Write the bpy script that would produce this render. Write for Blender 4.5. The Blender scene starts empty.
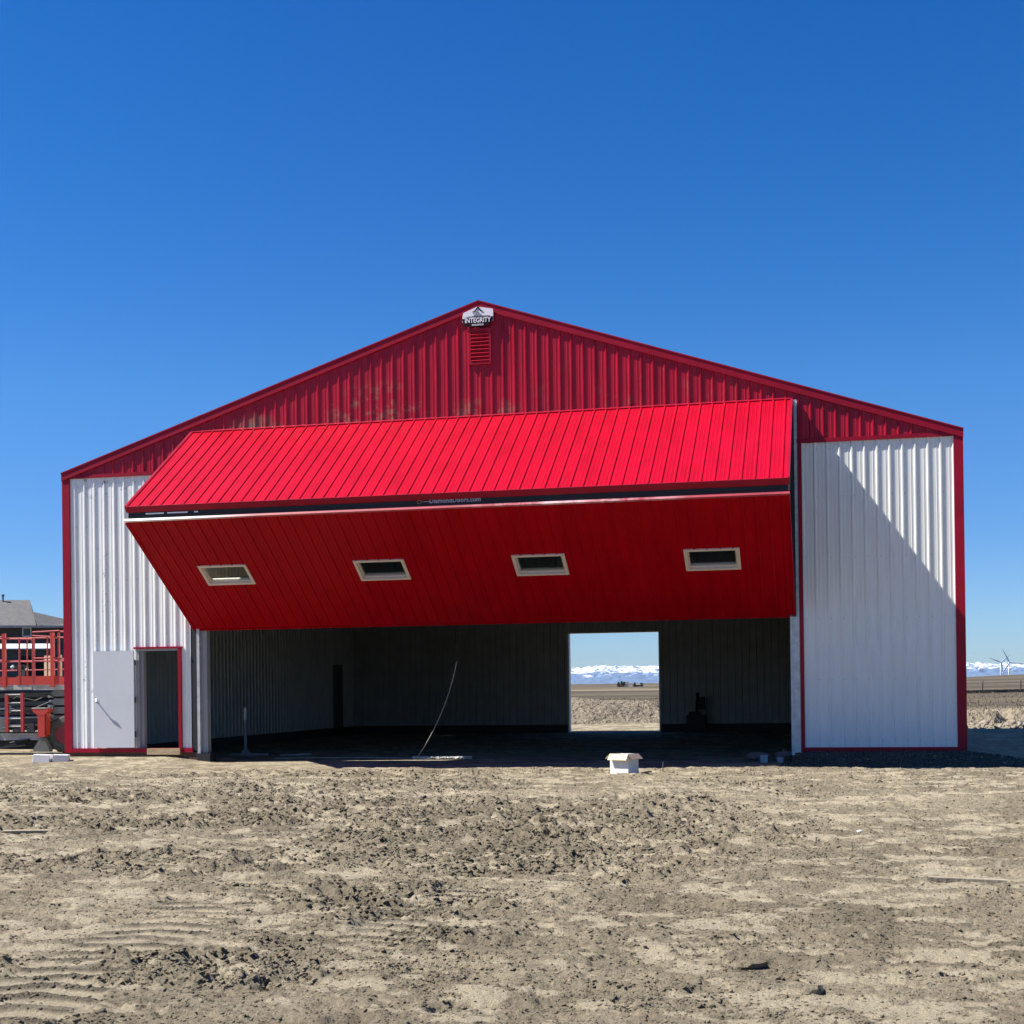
import bpy, bmesh, math, random
import numpy as np
from mathutils import Vector, Matrix
random.seed(7); rng = np.random.default_rng(11)
scene = bpy.context.scene
col = scene.collection
R = math.radians

# ------------------------------------------------------------------ materials
def mat(name, base, rough=0.6, metal=0.0, var=0.0, vscale=3.0, bump=0.0, bscale=60.0, spec=0.5, stretch=(1, 1, 1), extra=None):
    m = bpy.data.materials.new(name); m.use_nodes = True
    nt = m.node_tree; b = nt.nodes['Principled BSDF']
    b.inputs['Base Color'].default_value = (*base, 1)
    b.inputs['Roughness'].default_value = rough
    b.inputs['Metallic'].default_value = metal
    b.inputs['Specular IOR Level'].default_value = spec
    tc = nt.nodes.new('ShaderNodeTexCoord'); mp = nt.nodes.new('ShaderNodeMapping')
    mp.inputs['Scale'].default_value = stretch
    nt.links.new(tc.outputs['Object'], mp.inputs['Vector'])
    if var > 0:
        n = nt.nodes.new('ShaderNodeTexNoise'); n.inputs['Scale'].default_value = vscale
        n.inputs['Detail'].default_value = 6; n.inputs['Roughness'].default_value = 0.65
        nt.links.new(mp.outputs[0], n.inputs['Vector'])
        r = nt.nodes.new('ShaderNodeValToRGB')
        r.color_ramp.elements[0].position = .3; r.color_ramp.elements[1].position = .7
        r.color_ramp.elements[0].color = (*[c * (1 - var) for c in base], 1)
        r.color_ramp.elements[1].color = (*[min(1, c * (1 + var)) for c in base], 1)
        nt.links.new(n.outputs['Fac'], r.inputs['Fac'])
        nt.links.new(r.outputs[0], b.inputs['Base Color'])
        m['_out'] = r.name
    if bump > 0:
        n2 = nt.nodes.new('ShaderNodeTexNoise'); n2.inputs['Scale'].default_value = bscale
        n2.inputs['Detail'].default_value = 5
        nt.links.new(mp.outputs[0], n2.inputs['Vector'])
        bp = nt.nodes.new('ShaderNodeBump'); bp.inputs['Strength'].default_value = bump; bp.inputs['Distance'].default_value = .02
        nt.links.new(n2.outputs['Fac'], bp.inputs['Height']); nt.links.new(bp.outputs[0], b.inputs['Normal'])
    return m

def add_stain_or_glare(m, color, centre, size, scale, lo, hi, amount=.8):
    """mud / dirt stains, or painted sun glare, with a shape of their own, inside a soft ellipsoid"""
    nt = m.node_tree; b = nt.nodes['Principled BSDF']
    src = b.inputs['Base Color'].links[0].from_socket if b.inputs['Base Color'].links else None
    tc = nt.nodes.new('ShaderNodeTexCoord')
    mp = nt.nodes.new('ShaderNodeMapping'); mp.vector_type = 'TEXTURE'
    mp.inputs['Location'].default_value = centre; mp.inputs['Scale'].default_value = size
    nt.links.new(tc.outputs['Object'], mp.inputs[0])
    ln = nt.nodes.new('ShaderNodeVectorMath'); ln.operation = 'LENGTH'; nt.links.new(mp.outputs[0], ln.inputs[0])
    mr = nt.nodes.new('ShaderNodeMapRange'); mr.inputs[1].default_value = .45; mr.inputs[2].default_value = 1.0
    mr.inputs[3].default_value = 1; mr.inputs[4].default_value = 0
    nt.links.new(ln.outputs['Value'], mr.inputs[0])
    n = nt.nodes.new('ShaderNodeTexNoise'); n.inputs['Scale'].default_value = scale; n.inputs['Detail'].default_value = 7
    n.inputs['Roughness'].default_value = .7
    nt.links.new(tc.outputs['Object'], n.inputs['Vector'])
    mr2 = nt.nodes.new('ShaderNodeMapRange'); mr2.inputs[1].default_value = lo; mr2.inputs[2].default_value = hi
    mr2.inputs[4].default_value = amount
    nt.links.new(n.outputs['Fac'], mr2.inputs[0])
    mu = nt.nodes.new('ShaderNodeMath'); mu.operation = 'MULTIPLY'
    nt.links.new(mr.outputs[0], mu.inputs[0]); nt.links.new(mr2.outputs[0], mu.inputs[1])
    mx = nt.nodes.new('ShaderNodeMix'); mx.data_type = 'RGBA'
    nt.links.new(mu.outputs[0], mx.inputs[0])
    if src: nt.links.new(src, mx.inputs[6])
    else: mx.inputs[6].default_value = b.inputs['Base Color'].default_value
    mx.inputs[7].default_value = (*color, 1)
    nt.links.new(mx.outputs[2], b.inputs['Base Color'])

M = {}
M['red_gable'] = mat('faded red steel', (.34, .006, .022), .34, 0, .28, 1.3, .05, 20, .28, (3, 3, .5))
add_stain_or_glare(M['red_gable'], (.24, .18, .11), (7.0, 0, 6.75), (1.2, 2, .7), 3.2, .51, .60, .65)
add_stain_or_glare(M['red_gable'], (.24, .18, .11), (9.2, 0, 6.55), (1.0, 2, .45), 2.2, .48, .62, .7)
add_stain_or_glare(M['red_gable'], (.20, .15, .10), (4.35, 0, 6.45), (.75, 2, .5), 1.9, .40, .55, .85)
add_stain_or_glare(M['red_gable'], (.20, .12, .09), (12.2, 0, 6.9), (2.4, 2, .9), 1.6, .54, .72, .45)
M['red_trim'] = mat('red trim', (.28, .003, .020), .45, 0, .15, 2, 0, 1, .22)
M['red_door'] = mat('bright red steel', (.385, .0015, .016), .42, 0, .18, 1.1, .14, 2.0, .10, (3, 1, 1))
M['red_lower'] = mat('red door steel shaded copy', (.33, .0010, .007), .42, 0, .14, .9, .10, 2.2, .06, (3, 1, 1))  # same door paint as the upper leaf, darkened to carry the shade
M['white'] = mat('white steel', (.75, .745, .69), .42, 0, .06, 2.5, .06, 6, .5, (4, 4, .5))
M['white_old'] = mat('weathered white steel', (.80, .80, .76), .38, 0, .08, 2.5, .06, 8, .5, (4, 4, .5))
add_stain_or_glare(M['white_old'], (.12, .11, .10), (.85, 0, 5.55), (1.0, 1, .35), 7, .55, .64, .85)
add_stain_or_glare(M['white_old'], (.15, .14, .12), (.6, 0, 1.6), (.25, 1, 1.0), 6, .56, .64, .8)
add_stain_or_glare(M['white_old'], (.12, .11, .10), (.95, 0, 3.7), (.25, 1, 1.3), 6, .58, .65, .8)
M['liner'] = mat('dull liner steel', (.29, .315, .325), .34, 0, .12, 2, 0, 1)
M['ceiling'] = mat('dark ceiling', (.08, .08, .085), .8)
M['galv'] = mat('galvanised steel', (.48, .50, .50), .45, .35, .22, 9, .05, 40)
M['galv_dark'] = mat('grey steel', (.20, .205, .21), .5, .2, .15, 6)
M['rubber'] = mat('black rubber', (.012, .012, .014), .6, 0, .2, 4)
M['cap'] = mat('red cap strip with glare', (.34, .045, .06), .35, 0, .25, 1.5)
add_stain_or_glare(M['cap'], (.74, .70, .70), (2.0, -3, 4.4), (3.6, 3, 3), 2, .2, .4, 1)  # sun glare on the red trim, painted whitish at the left end
add_stain_or_glare(M['cap'], (.68, .45, .46), (11.5, -3, 4.4), (2.2, 3, 3), 1.4, .42, .62, .9)  # second, pinker patch of painted sun glare
M['cream'] = mat('cream window frame', (.62, .52, .46), .5)
M['wood'] = mat('treated timber', (.10, .060, .035), .8, 0, .35, 5, .2, 40, .3, (1, 1, 6))
M['lumber'] = mat('pale lumber', (.42, .31, .18), .75, 0, .25, 4, .15, 40, .3, (1, 1, 6))
M['greydoor'] = mat('primed grey door', (.54, .55, .57), .5, 0, .04, 1.5, .05, 3)
M['frame_grey'] = mat('grey frame', (.33, .34, .35), .5)
M['chrome'] = mat('satin metal', (.6, .6, .6), .3, .9)
M['orange'] = mat('lift orange', (.36, .030, .018), .45, 0, .15, 5)
M['orange_worn'] = mat('lift worn red', (.30, .028, .03), .5, 0, .2, 5)
M['liftgrey'] = mat('lift grey', (.085, .09, .085), .55, 0, .3, 3)
M['liftlight'] = mat('lift pale deck', (.30, .29, .27), .6, 0, .3, 5)
M['tyre'] = mat('muddy tyre', (.045, .042, .038), .85, 0, .5, 6, .4, 40)
M['hub'] = mat('wheel hub red', (.16, .012, .018), .5)
M['card'] = mat('white carton', (.62, .61, .58), .7, 0, .06, 8)
M['cardin'] = mat('kraft carton inside', (.55, .46, .28), .8, 0, .08, 8)
M['cardbrown'] = mat('brown carton flap', (.26, .20, .16), .8, 0, .08, 8)
M['foam'] = mat('white blocks', (.74, .70, .68), .8, 0, .05, 8)
M['brick'] = mat('pale block', (.36, .35, .34), .9, 0, .2, 10, .3, 40)
M['bark'] = mat('brown debris', (.14, .10, .085), .9, 0, .3, 8, .3, 30)
M['hose'] = mat('pale rope', (.34, .31, .26), .8)
M['inner_door'] = mat('dull inner door', (.10, .105, .11), .6)
M['leafliner'] = mat('pale insulation facing', (.72, .72, .68), .6, 0, .08, 2)
M['machine'] = mat('black machine', (.012, .012, .013), .6)
M['shingle'] = mat('grey shingle', (.11, .108, .105), .9, 0, .22, 3, .3, 8)
M['siding'] = mat('dark siding', (.085, .075, .066), .8, 0, .12, 3)
M['siding2'] = mat('green grey siding', (.060, .070, .072), .8, 0, .12, 3)
M['whitepaint'] = mat('white paint', (.78, .78, .77), .6)
M['hole'] = mat('dark opening', (.006, .006, .006), .9)
M['lath'] = mat('weathered lath', (.27, .23, .165), .9, 0, .25, 6, .4, 30, .2)
M['osb'] = mat('osb sheet', (.62, .46, .26), .8, 0, .18, 4)
M['turbine'] = mat('turbine white', (.50, .54, .60), .5)
M['blade'] = mat('turbine blade grey', (.40, .46, .55), .4)
M['post'] = mat('old post', (.10, .085, .07), .9)
M['treedark'] = mat('dark conifer', (.025, .035, .025), .9, 0, .3, 1)
M['brush'] = mat('dry brush', (.16, .125, .08), .95, 0, .35, .8)
M['black'] = mat('sign black', (.010, .009, .010), .6, spec=.1)
M['signwhite'] = mat('sign white', (.78, .78, .80), .4)
M['signgrey'] = mat('sign grey', (.22, .23, .25), .4)
M['decal'] = mat('decal grey white', (.42, .42, .44), .5)
M['decaly'] = mat('decal ochre', (.30, .26, .16), .5)
g = bpy.data.materials.new('window glass'); g.use_nodes = True
gb = g.node_tree.nodes['Principled BSDF']
gb.inputs['Base Color'].default_value = (.75, .82, .76, 1); gb.inputs['Roughness'].default_value = .03
gb.inputs['Transmission Weight'].default_value = 1.0; gb.inputs['IOR'].default_value = 1.02
gb.inputs['Coat Weight'].default_value = .6; gb.inputs['Coat Roughness'].default_value = .03
M['glass'] = g

# ------------------------------------------------------------------ mesh helpers
class MB:
    def __init__(self): self.v = []; self.f = []
    def poly(self, pts, faces):
        o = len(self.v); self.v += [tuple(p) for p in pts]; self.f += [tuple(i + o for i in fc) for fc in faces]; return self
    def box(self, a, b, mtx=None):
        x0, y0, z0 = a; x1, y1, z1 = b
        p = [Vector(q) for q in [(x0, y0, z0), (x1, y0, z0), (x1, y1, z0), (x0, y1, z0), (x0, y0, z1), (x1, y0, z1), (x1, y1, z1), (x0, y1, z1)]]
        if mtx is not None: p = [mtx @ q for q in p]
        return self.poly(p, [(0, 3, 2, 1), (4, 5, 6, 7), (0, 1, 5, 4), (1, 2, 6, 5), (2, 3, 7, 6), (3, 0, 4, 7)])
    def beam(self, a, b, w, h, up=(0, 0, 1)):
        a = Vector(a); b = Vector(b); d = b - a; L = d.length; d.normalize(); u = Vector(up)
        s = d.cross(u)
        if s.length < 1e-4: s = d.cross(Vector((1, 0, 0)))
        s.normalize(); u = s.cross(d)
        m = Matrix((( d.x, s.x, u.x, a.x), (d.y, s.y, u.y, a.y), (d.z, s.z, u.z, a.z), (0, 0, 0, 1)))
        return self.box((0, -w / 2, -h / 2), (L, w / 2, h / 2), m)
    def tube(self, pts, r, n=8, cap=True):
        pts = [Vector(p) for p in pts]; o = len(self.v); K = len(pts)
        for i, p in enumerate(pts):
            t = (pts[min(i + 1, K - 1)] - pts[max(i - 1, 0)]).normalized()
            a = t.cross(Vector((0, 0, 1)))
            if a.length < .05: a = t.cross(Vector((0, 1, 0)))
            a.normalize(); b = t.cross(a)
            rr = r[i] if isinstance(r, (list, tuple)) else r
            for k in range(n):
                th = 2 * math.pi * k / n; self.v.append(tuple(p + (a * math.cos(th) + b * math.sin(th)) * rr))
        for i in range(K - 1):
            for k in range(n):
                self.f.append((o + i * n + k, o + i * n + (k + 1) % n, o + (i + 1) * n + (k + 1) % n, o + (i + 1) * n + k))
        if cap:
            self.f.append(tuple(o + k for k in range(n))[::-1]); self.f.append(tuple(o + (K - 1) * n + k for k in range(n)))
        return self
    def prism(self, outline, y0, y1):      # outline in (x,z), extruded in y
        n = len(outline); p = [(x, y0, z) for x, z in outline] + [(x, y1, z) for x, z in outline]
        return self.poly(p, [tuple(range(n))] + [tuple(range(n, 2 * n))[::-1]] + [(i, i + n, (i + 1) % n + n, (i + 1) % n) for i in range(n)])
    def build(self, name, m, parent=None, smooth=False):
        me = bpy.data.meshes.new(name); me.from_pydata(self.v, [], self.f); me.update()
        if not smooth:
            bm = bmesh.new(); bm.from_mesh(me); bmesh.ops.recalc_face_normals(bm, faces=bm.faces); bm.to_mesh(me); bm.free()
        o = bpy.data.objects.new(name, me); col.objects.link(o)
        if isinstance(m, str): m = M[m]
        me.materials.append(m)
        if parent: o.parent = parent
        if smooth:
            for p in me.polygons: p.use_smooth = True
        return o

def tag(o, label=None, cat=None, group=None, kind=None):
    if label: o['label'] = label
    if cat: o['category'] = cat
    if group: o['group'] = group
    if kind: o['kind'] = kind
    return o
def thing(name, label, cat, loc=(0, 0, 0), rz=0, group=None):
    o = bpy.data.objects.new(name, None); col.objects.link(o); o.location = loc; o.rotation_euler = (0, 0, rz)
    return tag(o, label, cat, group)

# ------------------------------------------------------------------ camera
cp = dict(f=1422.7, yaw=.2201, pitch=.004, roll=.0127, X=15.863, Y=-27.464, Z=1.16)
cam = bpy.data.cameras.new('camera'); co = bpy.data.objects.new('camera', cam); col.objects.link(co); scene.camera = co
cy_, sy_ = math.cos(cp['yaw']), math.sin(cp['yaw']); cpi, spi = math.cos(cp['pitch']), math.sin(cp['pitch'])
right = Vector((cy_, sy_, 0)); fwd = Vector((-sy_ * cpi, cy_ * cpi, spi)); up = Vector((sy_ * spi, -cy_ * spi, cpi))
c_, s_ = math.cos(cp['roll']), math.sin(cp['roll'])
X = right * c_ - up * s_; Y = right * s_ + up * c_; Zc = -fwd
co.matrix_world = Matrix(((X.x, Y.x, Zc.x, cp['X']), (X.y, Y.y, Zc.y, cp['Y']), (X.z, Y.z, Zc.z, cp['Z']), (0, 0, 0, 1)))
cam.sensor_width = 36; cam.lens = cp['f'] / 1024 * 36; cam.shift_y = (682.67 - 512) / 1024
cam.clip_start = .1; cam.clip_end = 120000

# ------------------------------------------------------------------ light
SUN = Vector((-4.25, -1.0, 5.2)).normalized()
el = math.asin(SUN.z); az = math.atan2(SUN.x, SUN.y)
w = bpy.data.worlds.new('World'); scene.world = w; w.use_nodes = True
nt = w.node_tree; bg = nt.nodes['Background']
sky = nt.nodes.new('ShaderNodeTexSky'); sky.sky_type = 'NISHITA'; sky.sun_disc = False
sky.sun_elevation = el; sky.sun_rotation = az; sky.altitude = 1100; sky.air_density = 1.0; sky.dust_density = .25; sky.ozone_density = 3.0
hs = nt.nodes.new('ShaderNodeHueSaturation'); hs.inputs['Saturation'].default_value = 1.38; nt.links.new(sky.outputs[0], hs.inputs['Color'])
wtc = nt.nodes.new('ShaderNodeTexCoord'); wsp = nt.nodes.new('ShaderNodeSeparateXYZ'); nt.links.new(wtc.outputs['Generated'], wsp.inputs[0])
wr = nt.nodes.new('ShaderNodeValToRGB'); we = wr.color_ramp.elements
we[0].position = 0.0; we[0].color = (.46, .60, .88, 1); we[1].position = .42; we[1].color = (.72, .76, 1.0, 1)
k = we.new(.10); k.color = (.54, .66, .90, 1); k = we.new(.2); k.color = (.78, .81, .97, 1)
nt.links.new(wsp.outputs['Z'], wr.inputs['Fac'])
wm = nt.nodes.new('ShaderNodeMix'); wm.data_type = 'RGBA'; wm.blend_type = 'MULTIPLY'; wm.inputs[0].default_value = 1
nt.links.new(hs.outputs[0], wm.inputs[6]); nt.links.new(wr.outputs[0], wm.inputs[7])
nt.links.new(wm.outputs[2], bg.inputs['Color']); bg.inputs['Strength'].default_value = .068
sl = bpy.data.lights.new('sun', 'SUN'); sl.energy = 5.0; sl.angle = R(.53); sl.color = (1, .96, .90)
so = bpy.data.objects.new('sun', sl); col.objects.link(so); so.rotation_euler = SUN.to_track_quat('Z', 'Y').to_euler(); so.location = (-10, -10, 30)
scene.view_settings.view_transform = 'Standard'; scene.view_settings.look = 'None'; scene.view_settings.gamma = 1
scene.view_settings.exposure = 1.1

# ------------------------------------------------------------------ noise + ground
def _h(ix, iy, seed):
    n = (ix.astype(np.int64) * 374761393 + iy.astype(np.int64) * 668265263 + seed * 974634777) & 0x7fffffff
    n = ((n ^ (n >> 13)) * 1274126177) & 0x7fffffff
    return ((n ^ (n >> 16)) & 0xffff) / 65535.0
def vn(x, y, seed=0):
    ix = np.floor(x); iy = np.floor(y); fx = x - ix; fy = y - iy
    fx = fx * fx * fx * (fx * (fx * 6 - 15) + 10); fy = fy * fy * fy * (fy * (fy * 6 - 15) + 10)
    a = _h(ix, iy, seed); b = _h(ix + 1, iy, seed); c = _h(ix, iy + 1, seed); d = _h(ix + 1, iy + 1, seed)
    return (a * (1 - fx) + b * fx) * (1 - fy) + (c * (1 - fx) + d * fx) * fy
def fbm(x, y, octv=4, seed=0, gain=.5):
    s = 0; a = 1; t = 0
    for i in range(octv):
        s = s + a * vn(x * 2 ** i + 17.3 * i, y * 2 ** i - 9.1 * i, seed + i); t += a; a *= gain
    return s / t
def ss(e0, e1, x):
    t = np.clip((x - e0) / (e1 - e0), 0, 1); return t * t * (3 - 2 * t)
CX, CYY = cp['X'], cp['Y']
def base_z(x, y):
    d = np.hypot(x - CX, y - CYY)
    z = -.30 - .11 * ss(-5, -17, y) + 0 * x
    z = z + .085 * np.exp(-(np.maximum(-y - .2, 0) / .9) ** 2) * ss(3.6, 2.2, x) * ss(4, -1, y)
    z = z + .05 * ss(3.6, 2.2, x) * ss(-1, 0, y) * ss(8, 0, y)
    bank = np.where(y < 0, ss(-1.7, -.1, y), 1.0)
    z = z + .18 * bank * ss(15.0, 15.5, x) * ss(19.8, 18.2, x) * ss(19.5, 17.5, y)
    far = np.maximum(d - 62, 0)
    th = np.arctan2(x - CX, y - CYY)
    z = z + far * (.0026 + .0024 * ss(-.02, .15, th))
    z = z + far * .0011 * (fbm(x / 150, y / 150, 3, 90) - .5) * 2
    return z
def churn(x, y):   # 0..1 where machines have torn the soil up
    m = fbm(x / 3.4 + y * .12, y / 1.7 - x * .10, 3, 40)
    m = ss(.38, .56, m) + .9 * np.exp(-(((x - 12.6) - .3 * (y + 17)) / .75) ** 2 - ((y + 17.0) / .8) ** 2); m = np.minimum(m, 1)
    edge = 12.9 + 2.2 * ss(-20, -12.5, y); side = ss(edge + 1.3, edge - .9, x + .8 * (fbm(x / 1.5, y / 1.5, 2, 43) - .5))
    m = m * (.14 + .86 * side)
    return m * ss(-1.8, -4.5, y)
def crust(x, y):   # smooth pale dried patches
    c = churn(x, y); n_ = fbm(x / .36 + 5 + .2 * y, y / .25, 5, 45, .62)
    return ss(.545 + .055 * c, .60 + .055 * c, n_)
TRK = [((11.95, -21.9), (11.35, -16.6), .36, .25, 1.0), ((13.0, -19.3), (13.25, -16.6), .26, .20, .9), ((9.9, -16.5), (10.4, -10.0), .34, .25, .55), ((8.3, -15.5), (15.5, -8.6), .24, .18, .5)]
def tracks(x, y):
    K_ = 0 * x; H_ = 0 * x; Lm = 0 * x
    for (p, q, wd, per, st_) in TRK:
        p = np.array(p); q = np.array(q); L = np.hypot(*(q - p)); t = (q - p) / L; nn = np.array([-t[1], t[0]])
        s = (x - p[0]) * t[0] + (y - p[1]) * t[1]; o = (x - p[0]) * nn[0] + (y - p[1]) * nn[1]
        o = o + .22 * (fbm(s / 3.0, s * 0, 2, 71) - .5) * 2
        run = ss(-.5, .5, s) * ss(L + .5, L - .5, s)
        k = ss(wd + .05, wd - .03, np.abs(o)) * run * ss(.30, .44, fbm(x / .7, y / .6, 4, 77, .6)) * st_
        lug = ss(-.55, -.20, np.sin(2 * math.pi * (s + np.abs(o) * .22 + .10 * fbm(x / .28, y / .28, 3, 5)) / per))
        H_ = H_ + k * (-.012 + .017 * (1 - lug)) + .014 * run * np.exp(-((np.abs(o) - wd - .09) / .07) ** 2) * (.3 + fbm(x / .2, y / .2, 2, 6))
        K_ = np.maximum(K_, k); Lm = np.maximum(Lm, k * lug)
    return K_, H_, Lm
def detail(x, y):
    d = np.hypot(x - CX, y - CYY)
    m = churn(x, y)
    z = .055 * (fbm(x / 1.3, y / 1.3, 3, 3) - .5)
    z = z + .030 * (fbm(x / .22, y / .22, 3, 8) - .5)
    wx = x + .16 * (fbm(x / .3, y / .3, 3, 61) - .5) * 2; wy = y + .16 * (fbm(x / .3, y / .3, 3, 62) - .5) * 2
    bil = lambda sx, sy, sd: np.abs(vn(wx / sx, wy / sy, sd) - .5) * 2
    b1 = bil(.50, .34, 20); b2 = bil(.21, .13, 25); b3 = bil(.095, .07, 28)
    mm = .22 + .78 * m
    z = z + mm * (.028 * (b1 - .4) * (.35 + .65 * m) + .042 * (b2 - .35) * (.5 + fbm(x / .6, y / .6, 2, 88)) + .040 * (b3 - .3))
    z = z + (.35 + .65 * m) * (.020 * (vn(wx / .055, wy / .04, 33) - .5) + .014 * (vn(x / .03, y / .026, 34) - .5))
    sh = vn(wx / .11 + 40, wy / .07, 36); z = z + mm * .030 * ss(.60, .72, sh)
    def stair(t): f_ = np.floor(t); q_ = t - f_; return f_ + ss(.72, 1.0, q_)
    z = z + mm * .017 * (stair(fbm(wx / .48, wy / .34, 4, 130, .6) * 9) - 4.5) * .8
    z = z + (.25 + .75 * m) * .013 * (stair(fbm(wx / .17, wy / .12, 3, 140, .6) * 7) - 3.5)
    fl = crust(x, y); z = z * (1 - .55 * fl)
    # dry plates with curled edges in the calmer parts
    pl = fbm(wx / .55, wy / .40, 2, 51); z = z + .022 * ss(.50, .53, pl) * (1 - .6 * m)
    K_, H_, Lm = tracks(x, y); z = z * (1 - .90 * K_) + H_
    far = ss(120, 30, d)
    return z * (ss(-1.2, -2.6, y) * .85 + .15) * (.25 + .75 * far)
def gz(x, y):
    X_ = np.array([float(x)]); Y_ = np.array([float(y)]); return float(base_z(X_, Y_)[0] + detail(X_, Y_)[0])

def make_ground():
    vd = math.atan2(-sy_, cy_)      # azimuth of the view from +y, positive to +x
    fine = np.arange(-.46, .46, .00155); coarse = np.linspace(.46, 2 * math.pi - .46, 170)[1:-1]
    th = np.concatenate([fine, coarse]) + vd; nT = len(th)
    r = [.4, .8, 1.3, 2.0, 2.8, 3.6, 4.4, 5.0]
    while r[-1] < 32: r.append(r[-1] * 1.0028)
    while r[-1] < 110: r.append(r[-1] * 1.011)
    while r[-1] < 9000: r.append(r[-1] * 1.05)
    r = np.array(r); nR = len(r)
    RR, TT = np.meshgrid(r, th, indexing='ij')
    x = CX + RR * np.sin(TT); y = CYY + RR * np.cos(TT)
    z = base_z(x, y) + detail(x, y) * (RR < 500)
    z = z - np.maximum(RR - 2500, 0) * .006
    co_ = np.stack([x, y, z], -1).reshape(-1, 3)
    i = np.arange(nR - 1)[:, None] * nT; j = np.arange(nT)[None, :]; j2 = (j + 1) % nT
    q = np.stack([i + j, i + nT + j, i + nT + j2, i + j2], -1).reshape(-1, 4)[:, ::-1]
    q = np.ascontiguousarray(q)
    # close the pole
    cidx = len(co_); co_ = np.vstack([co_, [[CX, CYY, float(base_z(np.array([CX]), np.array([CYY]))[0])]]])
    tri = np.stack([np.arange(nT), (np.arange(nT) + 1) % nT, np.full(nT, cidx)], -1)[:, ::-1]
    me = bpy.data.meshes.new('ground')
    me.vertices.add(len(co_)); me.vertices.foreach_set('co', co_.astype(np.float32).ravel())
    nl = q.size + tri.size; me.loops.add(nl); me.loops.foreach_set('vertex_index', np.concatenate([q.ravel(), tri.ravel()]).astype(np.int32))
    npoly = len(q) + len(tri); me.polygons.add(npoly)
    ls = np.concatenate([np.arange(len(q)) * 4, len(q) * 4 + np.arange(len(tri)) * 3])
    me.polygons.foreach_set('loop_start', ls.astype(np.int32))
    me.polygons.foreach_set('use_smooth', np.ones(npoly, dtype=bool))
    me.update(); me.validate()
    # soil-state attribute: how torn up the earth is (a property of the soil itself)
    at = me.attributes.new('churned', 'FLOAT', 'POINT')
    tk_ = tracks(x, y); ch = np.concatenate([np.maximum(churn(x, y) * (1 - tk_[0]), 1.8 * tk_[0] - 1.8 * tk_[2]).ravel(), [0]]).astype(np.float32); at.data.foreach_set('value', ch)
    at = me.attributes.new('groove', 'FLOAT', 'POINT'); at.data.foreach_set('value', np.concatenate([(tk_[0] - tk_[2]).ravel(), [0]]).astype(np.float32))
    at = me.attributes.new('crust', 'FLOAT', 'POINT'); at.data.foreach_set('value', np.concatenate([np.maximum(crust(x, y), .95 * tracks(x, y)[2]).ravel(), [0]]).astype(np.float32))
    o = bpy.data.objects.new('ground', me); col.objects.link(o)
    tag(o, 'dry tan churned building-site earth with tyre tracks, running out to brown prairie', None, None, 'structure')
    return o
ground = make_ground()

gm = bpy.data.materials.new('dry earth'); gm.use_nodes = True; nt = gm.node_tree; pb = nt.nodes['Principled BSDF']
pb.inputs['Roughness'].default_value = .95; pb.inputs['Specular IOR Level'].default_value = .15
geo = nt.nodes.new('ShaderNodeNewGeometry')
def noise(scale, detail_=6, rough=.6, vec=None):
    n = nt.nodes.new('ShaderNodeTexNoise'); n.inputs['Scale'].default_value = scale; n.inputs['Detail'].default_value = detail_
    n.inputs['Roughness'].default_value = rough; nt.links.new(vec or geo.outputs['Position'], n.inputs['Vector']); return n.outputs['Fac']
def ramp(fac, stops):
    r = nt.nodes.new('ShaderNodeValToRGB'); e = r.color_ramp.elements
    e[0].position, e[0].color = stops[0][0], (*stops[0][1], 1); e[1].position, e[1].color = stops[-1][0], (*stops[-1][1], 1)
    for p, c in stops[1:-1]:
        k = e.new(p); k.color = (*c, 1)
    nt.links.new(fac, r.inputs['Fac']); return r.outputs[0]
def mix(f, a, b, mode='MIX'):
    m = nt.nodes.new('ShaderNodeMix'); m.data_type = 'RGBA'; m.blend_type = mode
    if isinstance(f, (int, float)): m.inputs[0].default_value = f
    else: nt.links.new(f, m.inputs[0])
    for i, q in ((6, a), (7, b)):
        if isinstance(q, tuple): m.inputs[i].default_value = (*q, 1)
        else: nt.links.new(q, m.inputs[i])
    return m.outputs[2]
def maprange(v, a, b, c=0, d=1):
    m = nt.nodes.new('ShaderNodeMapRange'); m.interpolation_type = 'SMOOTHSTEP'
    m.inputs[1].default_value = a; m.inputs[2].default_value = b; m.inputs[3].default_value = c; m.inputs[4].default_value = d
    nt.links.new(v, m.inputs[0]); return m.outputs[0]
def math_(op, a, b):
    m = nt.nodes.new('ShaderNodeMath'); m.operation = op
    for i, q in ((0, a), (1, b)):
        if isinstance(q, (int, float)): m.inputs[i].default_value = q
        else: nt.links.new(q, m.inputs[i])
    return m.outputs[0]
dry = ramp(noise(.9, 8, .62), [(.32, (.172, .143, .096)), (.5, (.236, .197, .134)), (.68, (.318, .268, .184))])
fine = ramp(noise(21, 7, .8), [(.30, (.50, .48, .45)), (.5, (1, 1, 1)), (.70, (1.38, 1.36, 1.32))])
c1 = mix(.8, dry, fine, 'MULTIPLY')
spots = maprange(noise(5.5, 8, .72), .54, .66)
c1 = mix(math_('MULTIPLY', spots, .5), c1, (.080, .066, .047))
att = nt.nodes.new('ShaderNodeAttribute'); att.attribute_name = 'churned'
moist = math_('MULTIPLY', maprange(noise(3.0, 7, .7), .38, .60), att.outputs['Fac'])
c1 = mix(math_('MULTIPLY', moist, .40), c1, (.100, .083, .060))
att2 = nt.nodes.new('ShaderNodeAttribute'); att2.attribute_name = 'crust'
pale = math_('MULTIPLY', math_('ADD', att2.outputs['Fac'], math_('MULTIPLY', maprange(noise(6, 6, .7), .56, .66), .5)), .68)
c1 = mix(pale, c1, (.44, .375, .258))
att3 = nt.nodes.new('ShaderNodeAttribute'); att3.attribute_name = 'groove'
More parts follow.
